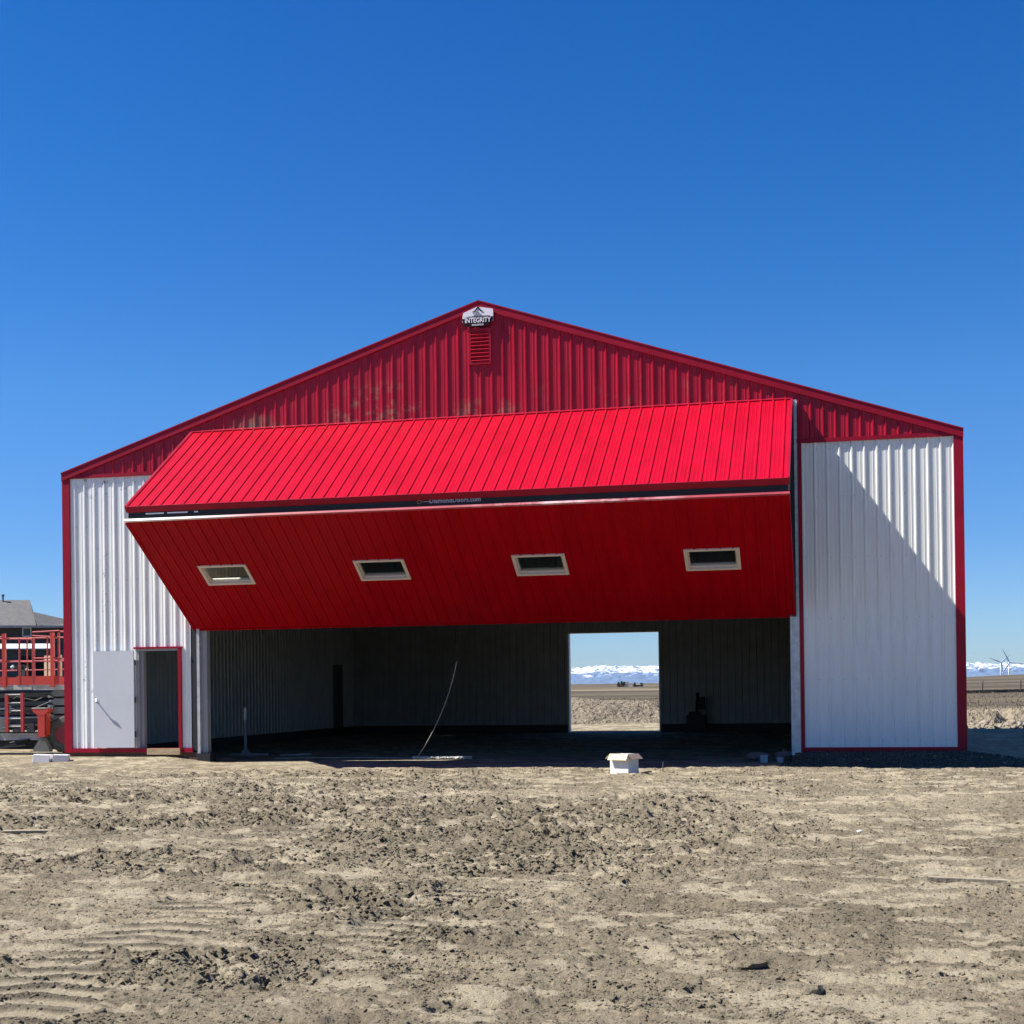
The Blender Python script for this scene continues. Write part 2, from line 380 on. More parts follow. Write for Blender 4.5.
c1 = mix(math_('MULTIPLY', att3.outputs['Fac'], .62), c1, (.090, .075, .053))
# prairie: dead grass bands further out
sep = nt.nodes.new('ShaderNodeSeparateXYZ'); nt.links.new(geo.outputs['Position'], sep.inputs[0])
vm = nt.nodes.new('ShaderNodeVectorMath'); vm.operation = 'DISTANCE'; nt.links.new(geo.outputs['Position'], vm.inputs[0]); vm.inputs[1].default_value = (9, 9, 0)
dist = vm.outputs['Value']
mp = nt.nodes.new('ShaderNodeMapping'); mp.inputs['Scale'].default_value = (.008, .035, 1); nt.links.new(geo.outputs['Position'], mp.inputs[0])
band = noise(1.0, 6, .65, mp.outputs[0])
grass = ramp(band, [(.34, (.055, .045, .033)), (.47, (.082, .066, .047)), (.57, (.12, .098, .067)), (.66, (.22, .178, .115))])
grass = mix(.7, grass, ramp(noise(.8, 6, .75), [(.3, (.6, .6, .58)), (.7, (1.3, 1.28, 1.22))]), 'MULTIPLY')
gf = maprange(math_('ADD', dist, math_('MULTIPLY', noise(.12, 4), 26)), 50, 64)
c1 = mix(gf, c1, grass)
nt.links.new(c1, pb.inputs['Base Color'])
bp1 = nt.nodes.new('ShaderNodeBump'); bp1.inputs['Strength'].default_value = 1.0; bp1.inputs['Distance'].default_value = .04
bsum = math_('ADD', math_('MULTIPLY', noise(32, 7, .75), 1.0), math_('MULTIPLY', noise(9, 4, .6), 1.3))
nt.links.new(bsum, bp1.inputs['Height']); nt.links.new(bp1.outputs[0], pb.inputs['Normal'])
ground.data.materials.append(gm)

# loose clods and stones (uncountable)
ICO = []
bm = bmesh.new(); bmesh.ops.create_icosphere(bm, subdivisions=1, radius=1); bm.verts.ensure_lookup_table()
icov = np.array([v.co[:] for v in bm.verts]); icof = np.array([[v.index for v in f.verts] for f in bm.faces]); bm.free()
def scatter(name, xs, ys, zs, sz, flat, m, label, kind='stuff'):
    n = len(xs); V = np.repeat(icov[None], n, 0)
    V = V * (1 + .55 * (rng.random((n, len(icov), 1)) - .5) * 2)
    sc = np.stack([sz * rng.uniform(.7, 1.4, n), sz * rng.uniform(.7, 1.4, n), sz * flat * rng.uniform(.7, 1.2, n)], -1)
    V = V * sc[:, None, :]
    a = rng.uniform(0, 6.283, n); ca, sa = np.cos(a)[:, None], np.sin(a)[:, None]
    x = V[..., 0] * ca - V[..., 1] * sa; y = V[..., 0] * sa + V[..., 1] * ca
    t = rng.uniform(-.4, .4, n)[:, None]; z = V[..., 2] + x * t
    V = np.stack([x + xs[:, None], y + ys[:, None], z + zs[:, None]], -1).reshape(-1, 3)
    F = (icof[None] + (np.arange(n) * len(icov))[:, None, None]).reshape(-1, 3)
    me = bpy.data.meshes.new(name); me.vertices.add(len(V)); me.vertices.foreach_set('co', V.astype(np.float32).ravel())
    me.loops.add(F.size); me.loops.foreach_set('vertex_index', F.astype(np.int32).ravel())
    me.polygons.add(len(F)); me.polygons.foreach_set('loop_start', (np.arange(len(F)) * 3).astype(np.int32)); me.update(); me.validate()
    o = bpy.data.objects.new(name, me); col.objects.link(o); me.materials.append(m); tag(o, label, None, None, kind); return o
def fan(n, r0, r1, half=.47):
    rr = r0 * (r1 / r0) ** rng.random(n); t = rng.uniform(-half, half, n) - cp['yaw']
    return CX + rr * np.sin(t), CYY + rr * np.cos(t), rr
x, y, rr = fan(420000, 5.5, 26, .44)
ch_ = churn(x, y); cl = ss(.42, .62, fbm(x / .55, y / .38, 4, 120)); cr = crust(x, y); tk = tracks(x, y)[2]
k = (rng.random(len(x)) < (.13 + .62 * ch_ * (.40 + .60 * cl) + .15 * cl) * (1 - .72 * cr) * (1 - .95 * tk)) & (y < -2.2)
x, y, rr = x[k][:140000], y[k][:140000], rr[k][:140000]; ch_ = ch_[k][:140000]
sz = (.0045 + .013 * rng.random(len(x)) ** 2.6 * (.45 + .55 * ch_)) * (.72 + rr / 26)
sz[rng.random(len(x)) < .004] *= 2.0
M['clod'] = mat('earth clod', (.18, .15, .105), .95, 0, .35, 2.2, .5, 60, .1)
scatter('dirt_clods', x, y, base_z(x, y) + detail(x, y) + sz * .02, sz * 1.1, .5, gm, 'loose tan dirt clods scattered over the torn-up earth')
# gravel along the pad in front of the right wall
n = 15000
x = rng.uniform(15.0, 26, n); y = -1.9 * rng.random(n) ** .8 + .0; k = (x > 15.3) & (x < 18.7) | (rng.random(n) < .5)
x, y = x[k], y[k]; sz = rng.uniform(.010, .030, len(x))
M['gravel'] = mat('grey gravel', (.085, .072, .055), .9, 0, .5, 12, 0, 1, .2)
scatter('gravel', x, y, base_z(x, y) + detail(x, y) + sz * .3, sz, .7, M['gravel'], 'grey gravel heaped along the foot of the building')
x, y, rr = fan(16000, 14, 24, .42); k = (x < 11.5) & (y < -3.2) & (np.abs((y + 6.6) + .25 * (x - 6)) < 2.2) ; x, y = x[k], y[k]
sz = rng.uniform(.006, .016, len(x))
scatter('gravel', x, y, base_z(x, y) + detail(x, y) + sz * .3, sz, .7, mat('tan gravel', (.21, .18, .135), .9, 0, .4, 12), 'tan gravel strewn in a band before the big open door')

# ------------------------------------------------------------------ corrugated sheet
PITCH = .2286
def rib_pts(x0, x1, phase=0., h=.019, minor=.003):
    pts = {x0: 0., x1: 0.}
    def prof(t):   # t distance from major rib centre
        t = (t + PITCH / 2) % PITCH - PITCH / 2; a = abs(t)
        if a <= .012: return h
        if a <= .028: return h * (1 - (a - .012) / .016)
        for c in (.0762,):
            b = abs(a - c)
            if b <= .006: return minor
            if b <= .014: return minor * (1 - (b - .006) / .008)
        return 0.
    out = set([x0, x1])
    k = math.floor((x0 - phase) / PITCH) - 1
    while phase + k * PITCH < x1 + PITCH:
        c = phase + k * PITCH
        for d in (-.090, -.082, -.070, -.062, -.028, -.012, .012, .028, .062, .070, .082, .090):
            if x0 < c + d < x1: out.add(c + d)
        k += 1
    xs = sorted(out); return [(x, prof(x - phase)) for x in xs]
def sheet(mb, x0, x1, P, tb, tt, phase=0., h=.019, minor=.003):
    """P(x, t, h) -> 3D; tb/tt functions of x (start/end along the panel)"""
    rp = rib_pts(x0, x1, phase, h, minor); o = len(mb.v)
    for (x, hh) in rp:
        mb.v.append(tuple(P(x, tb(x), hh))); mb.v.append(tuple(P(x, tt(x), hh)))
    for i in range(len(rp) - 1):
        a = o + 2 * i; mb.f.append((a, a + 2, a + 3, a + 1))
    return mb
W = 18.288; D = 18.288; EV = 5.84; SL = 3.006 / 9.144
roof = lambda x: EV + SL * (x if x < W / 2 else W - x)
front = lambda x, t, h: (x, -h, t)
K = lambda v: (lambda x: v)

# ------------------------------------------------------------------ the hangar
H = thing('hangar', 'large white steel hangar with red gable and a red bifold door raised over its opening', 'hangar', (0, 0, 0))
# white front walls
DH0, DH1, DHT = 1.64, 2.64, 2.08
mb = MB(); sheet(mb, .14, DH0, front, K(0), K(5.73), .02); sheet(mb, DH0, DH1, front, K(DHT), K(5.73), .02); sheet(mb, DH1, 2.87, front, K(0), K(5.73), .02)
tag(mb.build('front_wall', 'white_old', H), 'lit white ribbed wall left of the big door, with dark scuffs')
mb = MB(); sheet(mb, 15.385, W - .14, front, K(-.03), K(5.73), 15.40)
tag(mb.build('front_wall', 'white', H), 'white ribbed wall right of the big door, crossed by a diagonal shadow')
# red gable
mb = MB(); off = .012
gf_ = lambda x, t, h: (x, -h - off, t)
gt = lambda x: roof(x) - .06
for a, b, zb in ((.14, 2.92, 5.80), (2.92, W / 2, 6.42), (W / 2, 15.31, 6.42), (15.31, W - .14, 5.80)):
    sheet(mb, a, b, gf_, K(zb), lambda x, zb=zb: max(gt(x), zb), .02)
mb.build('gable_wall', 'red_gable', H)
# rows of screw heads
mb = MB()
for z_ in (.10, 1.25, 2.4, 3.55, 4.7, 5.6):
    for xa, xb, ph in ((.14, 2.87, .02), (15.40, W - .14, 15.40)):
        x_ = ph + PITCH * .18 + (0 if xa < 5 else 0)
        while x_ < xb:
            if x_ > xa + .02 and not (DH0 - .1 < x_ < DH1 + .1 and z_ < 2.2): mb.box((x_ - .008, -.007, z_ - .008), (x_ + .008, -.0005, z_ + .008))
            x_ += PITCH
mb.build('screw_heads', 'galv', H)['kind'] = 'stuff'
# trims
for a, b in ((.16, 2.93), (15.30, W - .16)):
    mb = MB(); mb.box((a, -.040, 5.725), (b, .01, 5.80)); mb.build('gable_trim', 'red_trim', H)
for xa, xb, lb in ((-.025, .145, 'left'), (W - .145, W + .025, 'right')):
    mb = MB(); xi = .01 if lb == 'left' else -.01
    mb.box((xa, -.042, -.09 if lb == 'left' else -.10), (xb, .12, 5.72)); mb.build('corner_trim', 'red_trim', H)
mb = MB(); mb.box((.145, -.04, -.085), (2.90, .01, .004)); mb.build('base_trim', 'red_trim', H)
mb = MB(); mb.box((15.36, -.04, -.10), (W - .145, .01, -.026)); mb.build('base_trim', 'red_trim', H)
mb = MB(); mb.box((.0, -.02, -.30), (3.0, .05, -.087)); mb.build('skirt_board', 'wood', H)
# rake (fascia) trims
def rake(xa, xb, ya, yb, dz, drop):
    mb = MB(); za, zb_ = roof(xa) if 0 <= xa <= W else EV + SL * (xa if xa < 0 else W - xa), 0
    f = lambda x: EV + SL * (x if x <= W / 2 else W - x)
    p = [(xa, f(xa) + dz), (xb, f(xb) + dz), (xb, f(xb) + dz - drop), (xa, f(xa) + dz - drop)]
    return mb.prism(p, ya, yb)
a = rake(-.03, W / 2, -.06, .02, 0, .145); a.build('rake_trim', 'red_trim', H)
a = rake(W / 2 + .001, W + .03, -.06, .02, 0, .145); a.build('rake_trim', 'red_trim', H)
mb = MB()
for xa, xb in ((-.035, W / 2), (W / 2 + .002, W + .035)):
    f = lambda x: EV + SL * (x if x <= W / 2 else W - x)
    mb.prism([(xa, f(xa) + .030), (xb, f(xb) + .030), (xb, f(xb) + .003), (xa, f(xa) + .003)], -.072, D + .1)
mb.build('roof', 'red_trim', H)
# side and rear walls, liners, ceiling
left = lambda x, t, h: (-h, x, t); rgt = lambda x, t, h: (W + h, x, t); rear = lambda x, t, h: (x, D + h, t)
mb = MB(); sheet(mb, .12, D, left, K(-.05), K(5.78), .1); mb.build('side_wall', 'white', H)
mb = MB(); sheet(mb, .12, D, rgt, K(-.05), K(5.78), .1); mb.build('side_wall', 'white', H)
RX0, RX1, RZT = 7.55, 10.54, 2.95
mb = MB()
for a, b, z0 in ((0, RX0, -.2), (RX0, W / 2, RZT), (W / 2, RX1, RZT), (RX1, W, -.2)): sheet(mb, a, b, rear, K(z0), lambda x: roof(x) - .02, .1)
mb.build('rear_wall', 'white', H)
mb = MB(); sheet(mb, .2, D - .2, lambda x, t, h: (.20 + h, x, t), K(-.04), K(5.6), .1, .034, .006); mb.build('liner_wall', 'liner', H)
mb = MB(); sheet(mb, .2, D - .2, lambda x, t, h: (W - .20 - h, x, t), K(-.04), K(5.6), .1, .034, .006); mb.build('liner_wall', 'liner', H)
mb = MB(); rl = lambda x, t, h: (x, D - .2 - h, t)
for a, b, z0 in ((.2, RX0, -.04), (RX0, RX1, RZT), (RX1, W - .2, -.04)): sheet(mb, a, b, rl, K(z0), K(5.6), .1, .034, .006)
mb.build('liner_wall', 'liner', H)
mb = MB(); mb.box((.1, .1, 5.6), (W - .1, D - .1, 5.66)); mb.build('ceiling', 'ceiling', H)
mb = MB()
for a, b in ((.12, RX0), (RX1, W - .12)): mb.box((a, D - .19, -.6), (b, D - .02, -.045))
mb.box((.02, .2, -.6), (.195, D - .2, -.045)); mb.box((W - .195, .2, -.6), (W - .02, D - .2, -.045)); mb.build('skirt_board', 'machine', H)
mb = MB(); mb.box((15.35, .02, -.6), (W - .1, .1, -.03)); mb.build('skirt_board', 'machine', H)
# front wall back faces (inside)
mb = MB(); mb.box((.2, .13, -.1), (1.58, .15, 5.6)); mb.box((2.66, .13, -.1), (3.0, .15, 5.6)); mb.box((1.58, .13, 2.1), (2.66, .15, 5.6)); mb.build('front_liner', 'liner', H)
mb = MB(); mb.box((15.3, .13, -.1), (W - .2, .15, 5.6)); mb.build('front_liner', 'liner', H)
# rear doorway frame
mb = MB(); mb.box((RX0 - .02, D - .24, -.3), (RX0 + .035, D + .06, RZT)); mb.box((RX1 - .035, D - .24, -.3), (RX1 + .02, D + .06, RZT)); mb.box((RX0 + .035, D - .24, RZT - .035), (RX1 - .035, D + .06, RZT)); mb.build('rear_doorway_frame', 'galv', H)
# small dark door in the inner left wall
mb = MB(); mb.box((.221, 16.05, -.04), (.26, 16.85, 2.0)); sd = mb.build('inner_door', 'inner_door', H)
# door posts
mb = MB(); mb.box((3.015, -.03, -.11), (3.075, .22, 6.4)); mb.build('door_post', 'galv', H)
mb = MB(); mb.box((3.077, .06, -.10), (3.20, .22, 6.4)); mb.build('door_post', 'frame_grey', H)
mb = MB(); mb.box((2.90, .0, -.05), (3.012, .05, 6.42)); mb.build('post_seal', 'rubber', H)
mb = MB(); mb.box((3.015, -.06, -.30), (3.30, .24, -.112)); mb.build('post_footing', 'machine', H)
mb = MB(); mb.box((15.135, -.02, -.17), (15.195, .22, 6.4)); mb.box((15.196, -.035, -.12), (15.31, .22, 6.52))
for i in range(26): mb.box((15.245, -.0372, .1 + i * .25), (15.262, -.0351, .125 + i * .25))
mb.build('door_post', 'galv', H)
mb = MB(); mb.box((15.175, -.06, 2.45), (15.252, -.037, 6.45)); mb.build('post_seal', 'rubber', H)
mb = MB(); mb.box((15.318, -.05, -.10), (15.378, .02, 6.41)); mb.build('opening_trim', 'red_trim', H)
mb = MB(); mb.box((15.15, -.02, 6.53), (15.31, .05, 6.56)); mb.box((15.27, -.06, 6.42), (15.312, -.037, 6.52)); mb.build('hinge_bracket', 'whitepaint', H)
# man door
mb = MB(); mb.box((1.60, -.06, 2.085), (2.69, .01, 2.125)); mb.box((2.60, -.055, -.03), (2.665, .01, 2.084)); mb.build('doorway_trim', 'red_trim', H)
mb = MB(); mb.box((1.64, -.02, 0), (1.70, .18, 2.084)); mb.box((1.703, .06, 0), (1.765, .18, 2.04)); mb.box((1.70, -.02, 2.042), (2.598, .18, 2.084)); mb.box((2.57, .02, 0), (2.599, .18, 2.04)); mb.build('doorway_frame', 'frame_grey', H)
mb = MB(); mb.box((1.90, -.10, -.13), (2.64, .16, -.002)); mb.build('threshold', 'lumber', H)
mb = MB(); mb.box((.69, -.105, .02), (1.622, -.06, 2.055)); dl = mb.build('door', 'greydoor', H); tag(dl, 'flat grey entry door folded open against the white wall')
mb = MB(); mb.tube([(.755, -.106, 1.02), (.755, -.115, 1.02)], .035, 14); mb.tube([(.755, -.115, 1.02), (.755, -.19, 1.02)], .014, 10); mb.tube([(.755, -.19, 1.02), (.83, -.20, 1.0), (.87, -.20, .985)], .015, 10); mb.build('handle', 'chrome', dl, True)
for z in (.3, 1.02, 1.8):
    mb = MB(); mb.tube([(1.645, -.09, z - .06), (1.645, -.09, z + .06)], .016, 10); mb.box((1.623, -.088, z - .055), (1.64, -.07, z + .055)); mb.build('hinge', 'machine', dl)
# gable vent
mb = MB(); vx0, vx1, vz0, vz1 = 8.93, 9.39, 7.60, 8.27
mb.box((vx0, -.060, vz0), (vx0 + .05, -.02, vz1)); mb.box((vx1 - .05, -.060, vz0), (vx1, -.02, vz1)); mb.box((vx0 - .02, -.066, vz1), (vx1 + .02, -.02, vz1 + .04)); mb.box((vx0 + .05, -.060, vz0), (vx1 - .05, -.02, vz0 + .05))
vt = mb.build('gable_vent', 'red_gable', H)
mb = MB()
for i in range(8):
    z = vz0 + .065 + i * .074; mb.beam((vx0 + .05, -.040, z + .02), (vx1 - .05, -.040, z + .02), .055, .030, (0, -.75, .66))
mb.build('louvre', 'red_gable', vt)
mb = MB(); mb.box((vx0 + .04, -.035, vz0 + .04), (vx1 - .04, -.0215, vz1)); mb.build('vent_backing', 'red_gable', vt)

# ---- bifold door leaves
S0, S1 = 2.955, 15.225
UA = Vector((0, -.03, 6.57)); UB = Vector((0, -2.93, 4.665)); ud = (UB - UA).normalized(); UL = (UB - UA).length; un = Vector((0, ud.z, -ud.y))
if un.z < 0: un = -un
LA = Vector((0, -2.93, 4.385)); LB = Vector((0, -.01, 2.47)); ld = (LB - LA).normalized(); LL = (LB - LA).length; ln_ = Vector((0, ld.z, -ld.y))
if ln_.z > 0: ln_ = -ln_
up_p = lambda x, t, h: Vector((x, 0, 0)) + UA + ud * t + un * h
lo_p = lambda x, t, h: Vector((x, 0, 0)) + LA + ld * t + ln_ * h
def slab(mb, P, x0, x1, t0, t1, h0, h1):
    pts = [P(x, t, h) for h in (h0, h1) for (x, t) in ((x0, t0), (x1, t0), (x1, t1), (x0, t1))]
    return mb.poly(pts, [(0, 3, 2, 1), (4, 5, 6, 7), (0, 1, 5, 4), (1, 2, 6, 5), (2, 3, 7, 6), (3, 0, 4, 7)])
mb = MB(); sheet(mb, S0 + .01, S1 - .01, up_p, K(.03), K(UL - .004), .02, .017, .0025)
ul = mb.build('upper_door_leaf', 'red_door', H); tag(ul, 'upper leaf of the bifold door, bright red and facing the sky')
mb = MB(); slab(mb, up_p, S0, S1, UL - .002, UL + .02, -.115, .012); slab(mb, up_p, S0 - .012, S0 + .03, 0, UL - .003, -.115, .022); slab(mb, up_p, S1 - .03, S1 + .012, 0, UL - .003, -.115, .022); slab(mb, up_p, S0 + .03, S1 - .03, -.03, .035, -.115, .024)
mb.build('leaf_edge_trim', 'red_trim', ul)
mb = MB(); slab(mb, up_p, S0 + .03, S1 - .03, .035, UL - .003, -.11, -.10); mb.build('leaf_liner', 'leafliner', ul)
WT0, WT1 = 1.40, 1.975
WX = [(3.89, 4.85), (7.07, 8.03), (10.15, 11.11), (13.33, 14.29)]
mb = MB(); xs = S0 + .01
for a, b in WX:
    sheet(mb, xs, a, lo_p, K(.0), K(LL), .02, .016, .0025); sheet(mb, a, b, lo_p, K(.0), K(WT0), .02, .016, .0025); sheet(mb, a, b, lo_p, K(WT1), K(LL), .02, .016, .0025); xs = b
sheet(mb, xs, S1 - .01, lo_p, K(0), K(LL), .02, .016, .0025)
ll = mb.build('lower_door_leaf', 'red_lower', H); tag(ll, 'lower leaf of the bifold door, its red darkened to carry shade, facing the ground')
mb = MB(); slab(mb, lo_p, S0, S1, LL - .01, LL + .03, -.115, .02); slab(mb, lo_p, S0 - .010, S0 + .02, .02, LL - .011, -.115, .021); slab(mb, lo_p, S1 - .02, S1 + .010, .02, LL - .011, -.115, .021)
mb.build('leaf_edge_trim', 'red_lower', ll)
mb = MB(); xs = S0 + .03
for a, b in WX:
    slab(mb, lo_p, xs, a, .02, LL - .012, -.11, -.10); slab(mb, lo_p, a, b, .02, WT0, -.11, -.10); slab(mb, lo_p, a, b, WT1, LL - .012, -.11, -.10); xs = b
slab(mb, lo_p, xs, S1 - .03, .02, LL - .012, -.11, -.10); mb.build('leaf_liner', 'leafliner', ll)
mb = MB(); slab(mb, lo_p, S0 - .01, S1 + .01, -.045, -.002, -.03, .016); cs = mb.build('cap_strip', 'cap', ll); tag(cs, 'thin red strip along the fold of the door, paled by painted sun glare')
for a, b in WX:
    mb = MB(); fw = .034
    slab(mb, lo_p, a - .02, b + .02, WT0 - .02, WT0 + fw, -.10, .024); slab(mb, lo_p, a - .02, b + .02, WT1 - fw, WT1 + .02, -.10, .024)
    slab(mb, lo_p, a - .02, a + fw, WT0 + fw, WT1 - fw, -.10, .0235); slab(mb, lo_p, b - fw, b + .02, WT0 + fw, WT1 - fw, -.10, .0235)
    # inner sash, set back
    slab(mb, lo_p, a + fw, b - fw, WT0 + fw, WT0 + fw + .02, -.09, -.02); slab(mb, lo_p, a + fw, b - fw, WT1 - fw - .03, WT1 - fw, -.09, -.02)
    slab(mb, lo_p, a + fw, a + fw + .03, WT0 + fw + .02, WT1 - fw - .03, -.09, -.021); slab(mb, lo_p, b - fw - .03, b - fw, WT0 + fw + .02, WT1 - fw - .03, -.09, -.021)
    wf = mb.build('window_frame', 'cream', ll)
    mb = MB(); slab(mb, lo_p, a + fw + .02, b - fw - .02, WT0 + fw + .01, WT1 - fw - .02, -.062, -.056); mb.build('window_pane', 'glass', ll)
# black fold seal + truss behind
mb = MB(); mb.box((S0 + .03, -2.86, 4.445), (S1 - .02, -2.70, 4.575)); mb.box((S0 + .03, -2.875, 4.49), (S1 - .02, -2.861, 4.503))
fs = mb.build('fold_seal', 'rubber', H); tag(fs, 'black band in the fold of the bifold door')
mb = MB()
for i in range(5):
    x = S0 + .25 + i * (S1 - S0 - .5) / 4; mb.beam((x, -.25, 6.1), (x, -2.6, 4.75), .06, .06); mb.beam((x, -.25, 2.9), (x, -2.6, 4.3), .06, .06)
for yy, zz in ((-.6, 6.0), (-1.8, 5.2), (-1.8, 3.75), (-.6, 3.0)): mb.beam((S0 + .05, yy, zz), (S1 - .05, yy, zz), .06, .06)
mb.build('door_truss', 'galv_dark', H)

def text_mesh(s, size, loc, m, parent=None, name='lettering', rx=90, depth=.002, sx=1, sy=1):
    cu = bpy.data.curves.new('t', 'FONT'); cu.body = s; cu.size = size; cu.extrude = depth; cu.align_x = 'CENTER'; cu.align_y = 'CENTER'; cu.resolution_u = 2; cu.offset = size * .022
    t = bpy.data.objects.new('t', cu); col.objects.link(t); bpy.context.view_layer.update()
    me = bpy.data.meshes.new_from_object(t.evaluated_get(bpy.context.evaluated_depsgraph_get()))
    bpy.data.objects.remove(t); me.name = name
    mt = Matrix.Translation(loc) @ Matrix.Rotation(R(rx), 4, 'X') @ Matrix.Diagonal((sx, sy, 1, 1)); me.transform(mt)
    me.materials.clear(); me.materials.append(M[m]); o = bpy.data.objects.new(name, me); col.objects.link(o)
    if parent: o.parent = parent
    return o
text_mesh('DiamondDoors.com', .115, (9.36, -2.878, 4.535), 'decal', fs)
mb = MB(); mb.tube([(8.70 + .045 * math.cos(i * .5236), -2.877, 4.53 + .028 * math.sin(i * .5236)) for i in range(13)], .006, 5); mb.box((8.76, -2.879, 4.522), (8.92, -2.876, 4.540)); mb.build('emblem', 'decaly', fs)
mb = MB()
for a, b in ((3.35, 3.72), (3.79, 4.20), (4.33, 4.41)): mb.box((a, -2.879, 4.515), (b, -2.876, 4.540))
mb.build('white_strip', 'whitepaint', fs)  # plain white strips near the left end of the fold seal

# ---- maker's sign under the peak
sg = thing('sign', 'black and white INTEGRITY sign with mountain peaks under the gable peak', 'sign', (9.135, -.078, 8.44))
SW = .315
mb = MB(); mb.prism([(-SW, 0.0), (-SW, .10), (-SW + .02, .19), (-.02, .295), (.0, .30), (.02, .295), (SW - .01, .24), (SW, .19), (SW, 0)][::-1], -.006, .006); mb.build('sign_top', 'signwhite', sg)
sgc = [(-SW, .072)] + [(-SW + .01 + .0, .0), (-SW + .05, -.06), (-.17, -.095), (0, -.108), (.17, -.085), (SW - .06, -.045), (SW - .01, .01), (SW, .09)]
mb = MB(); mb.prism([(x, z) for x, z in sgc], -.012, .004); mb.build('sign_board', 'black', sg)
mb = MB()
for pts in ([(-.11, .20), (0, .30), (.10, .19)],):
    mb.prism([(-.12, .195), (-.06, .225), (-.005, .295), (.02, .295), (.065, .235), (.115, .20), (.06, .20), (.01, .26), (-.005, .26), (-.05, .205)], -.014, -.008)
mb.build('peak_outline', 'black', sg)
mb = MB(); mb.prism([(-.10, .125), (-.045, .16), (.0, .22), (.045, .165), (.10, .125)], -.014, -.008); mb.prism([(-.28, .092), (-.20, .112), (-.12, .094), (0, .112), (.12, .096), (.21, .116), (.28, .10)], -.013, -.008); mb.build('peak_fill', 'signgrey', sg)
text_mesh('INTEGRITY', .125, (0, -.015, .026), 'signwhite', sg, depth=.002, sx=.86, sy=1.05)
text_mesh('BUILDINGS', .048, (.0, -.015, -.062), 'signwhite', sg, 'small_lettering', depth=.002)

# ------------------------------------------------------------------ things inside and in front of the hangar
# stake stand
z0 = gz(2.4, 3.2)
st = thing('post_stand', 'thin upright pole on a T base standing just inside the left door post', 'stand', (2.95, 2.6, -.28))
mb = MB(); mb.box((-.03, -.02, .05), (.03, .02, .80)); mb.build('pole', 'galv_dark', st)
mb = MB(); mb.box((-.028, -.018, .80), (.028, .018, 1.08)); tag(mb.build('pole_tip', 'galv', st), 'paler upper end of the pole')
mb = MB(); mb.box((-.35, -.03, 0), (.55, .03, .045)); mb.prism([(-.12, .045), (.12, .045), (.03, .16), (-.03, .16)], -.015, .015); mb.build('base', 'galv_dark', st)
mb = MB(); mb.box((-.35, -.05, 0), (.35, .05, .04)); b = mb.build('board', 'galv_dark'); b.location = (4.0, 3.0, -.30); b.rotation_euler = (0, R(-2), R(12)); tag(b, 'pale board lying on the floor right of the pole stand', 'board')
mb = MB(); mb.box((-.38, -.12, 0), (.38, .12, .03)); b = mb.build('board', 'lumber'); b.location = (4.1, 15.2, -.29); tag(b, 'small pale board lying deep inside on the dark floor', 'board')
# rope hanging down and trailing
pts = []
P0 = Vector((8.50, .35, 1.72)); P3 = Vector((7.35, 1.3, -.28)); P1 = Vector((8.35, .4, .95)); P2 = Vector((7.75, .95, .1))
for i in range(25):
    t = i / 24; pts.append(P0 * (1 - t) ** 3 + P1 * 3 * t * (1 - t) ** 2 + P2 * 3 * t * t * (1 - t) + P3 * t ** 3)
for i in range(1, 14):
    t = i / 13; pts.append(Vector((7.35 - 3.2 * t, 1.3 + .35 * math.sin(3 * t), -.285)))
mb = MB(); mb.tube(pts, .010, 6); rope = mb.build('rope', 'hose', None, True); tag(rope, 'pale rope hanging from the raised door and trailing over the floor', 'rope')
mb = MB(); mb.tube([Vector((8.52, .34, 2.6)), Vector((8.515, .345, 2.1)), P0], .008, 6); mb.build('cord', 'rubber', rope, True)
# pale gravel streak on the floor
n = 2600; x = 7.3 + rng.random(n) * 1.25; yy = 1.25 + (rng.random(n) + rng.random(n) - 1) * .22 * np.sin(np.clip((x - 7.2) / 1.45, 0, 1) * 3.1416)
scatter('gravel', x, yy, np.full(n, -.285) + rng.random(n) * .03, rng.uniform(.01, .025, n), .7, mat('pale gravel', (.55, .53, .48), .9, 0, .3, 12), 'pale streak of gravel on the dark floor beside the rope end')
# machine by the rear wall
mc = thing('compactor', 'black machine with upright handle standing by the rear wall right of the open doorway', 'machine', (11.75, 17.3, -.3))
mb = MB(); mb.box((-.28, -.25, .08), (.28, .25, .55)); mb.box((-.22, -.2, .55), (.12, .2, .66)); mb.build('body', 'machine', mc)
mb = MB(); mb.box((-.36, -.3, 0), (.36, .3, .07)); mb.build('base_plate', 'machine', mc)
mb = MB(); mb.tube([(.0, -.2, .5), (.05, -.22, 1.25)], .03, 8); mb.tube([(.0, .2, .5), (.05, .18, 1.25)], .03, 8); mb.tube([(.05, -.22, 1.22), (.05, .18, 1.22)], .025, 8); mb.box((.04, -.15, .72), (.26, .15, 1.12)); mb.build('handle', 'machine', mc)
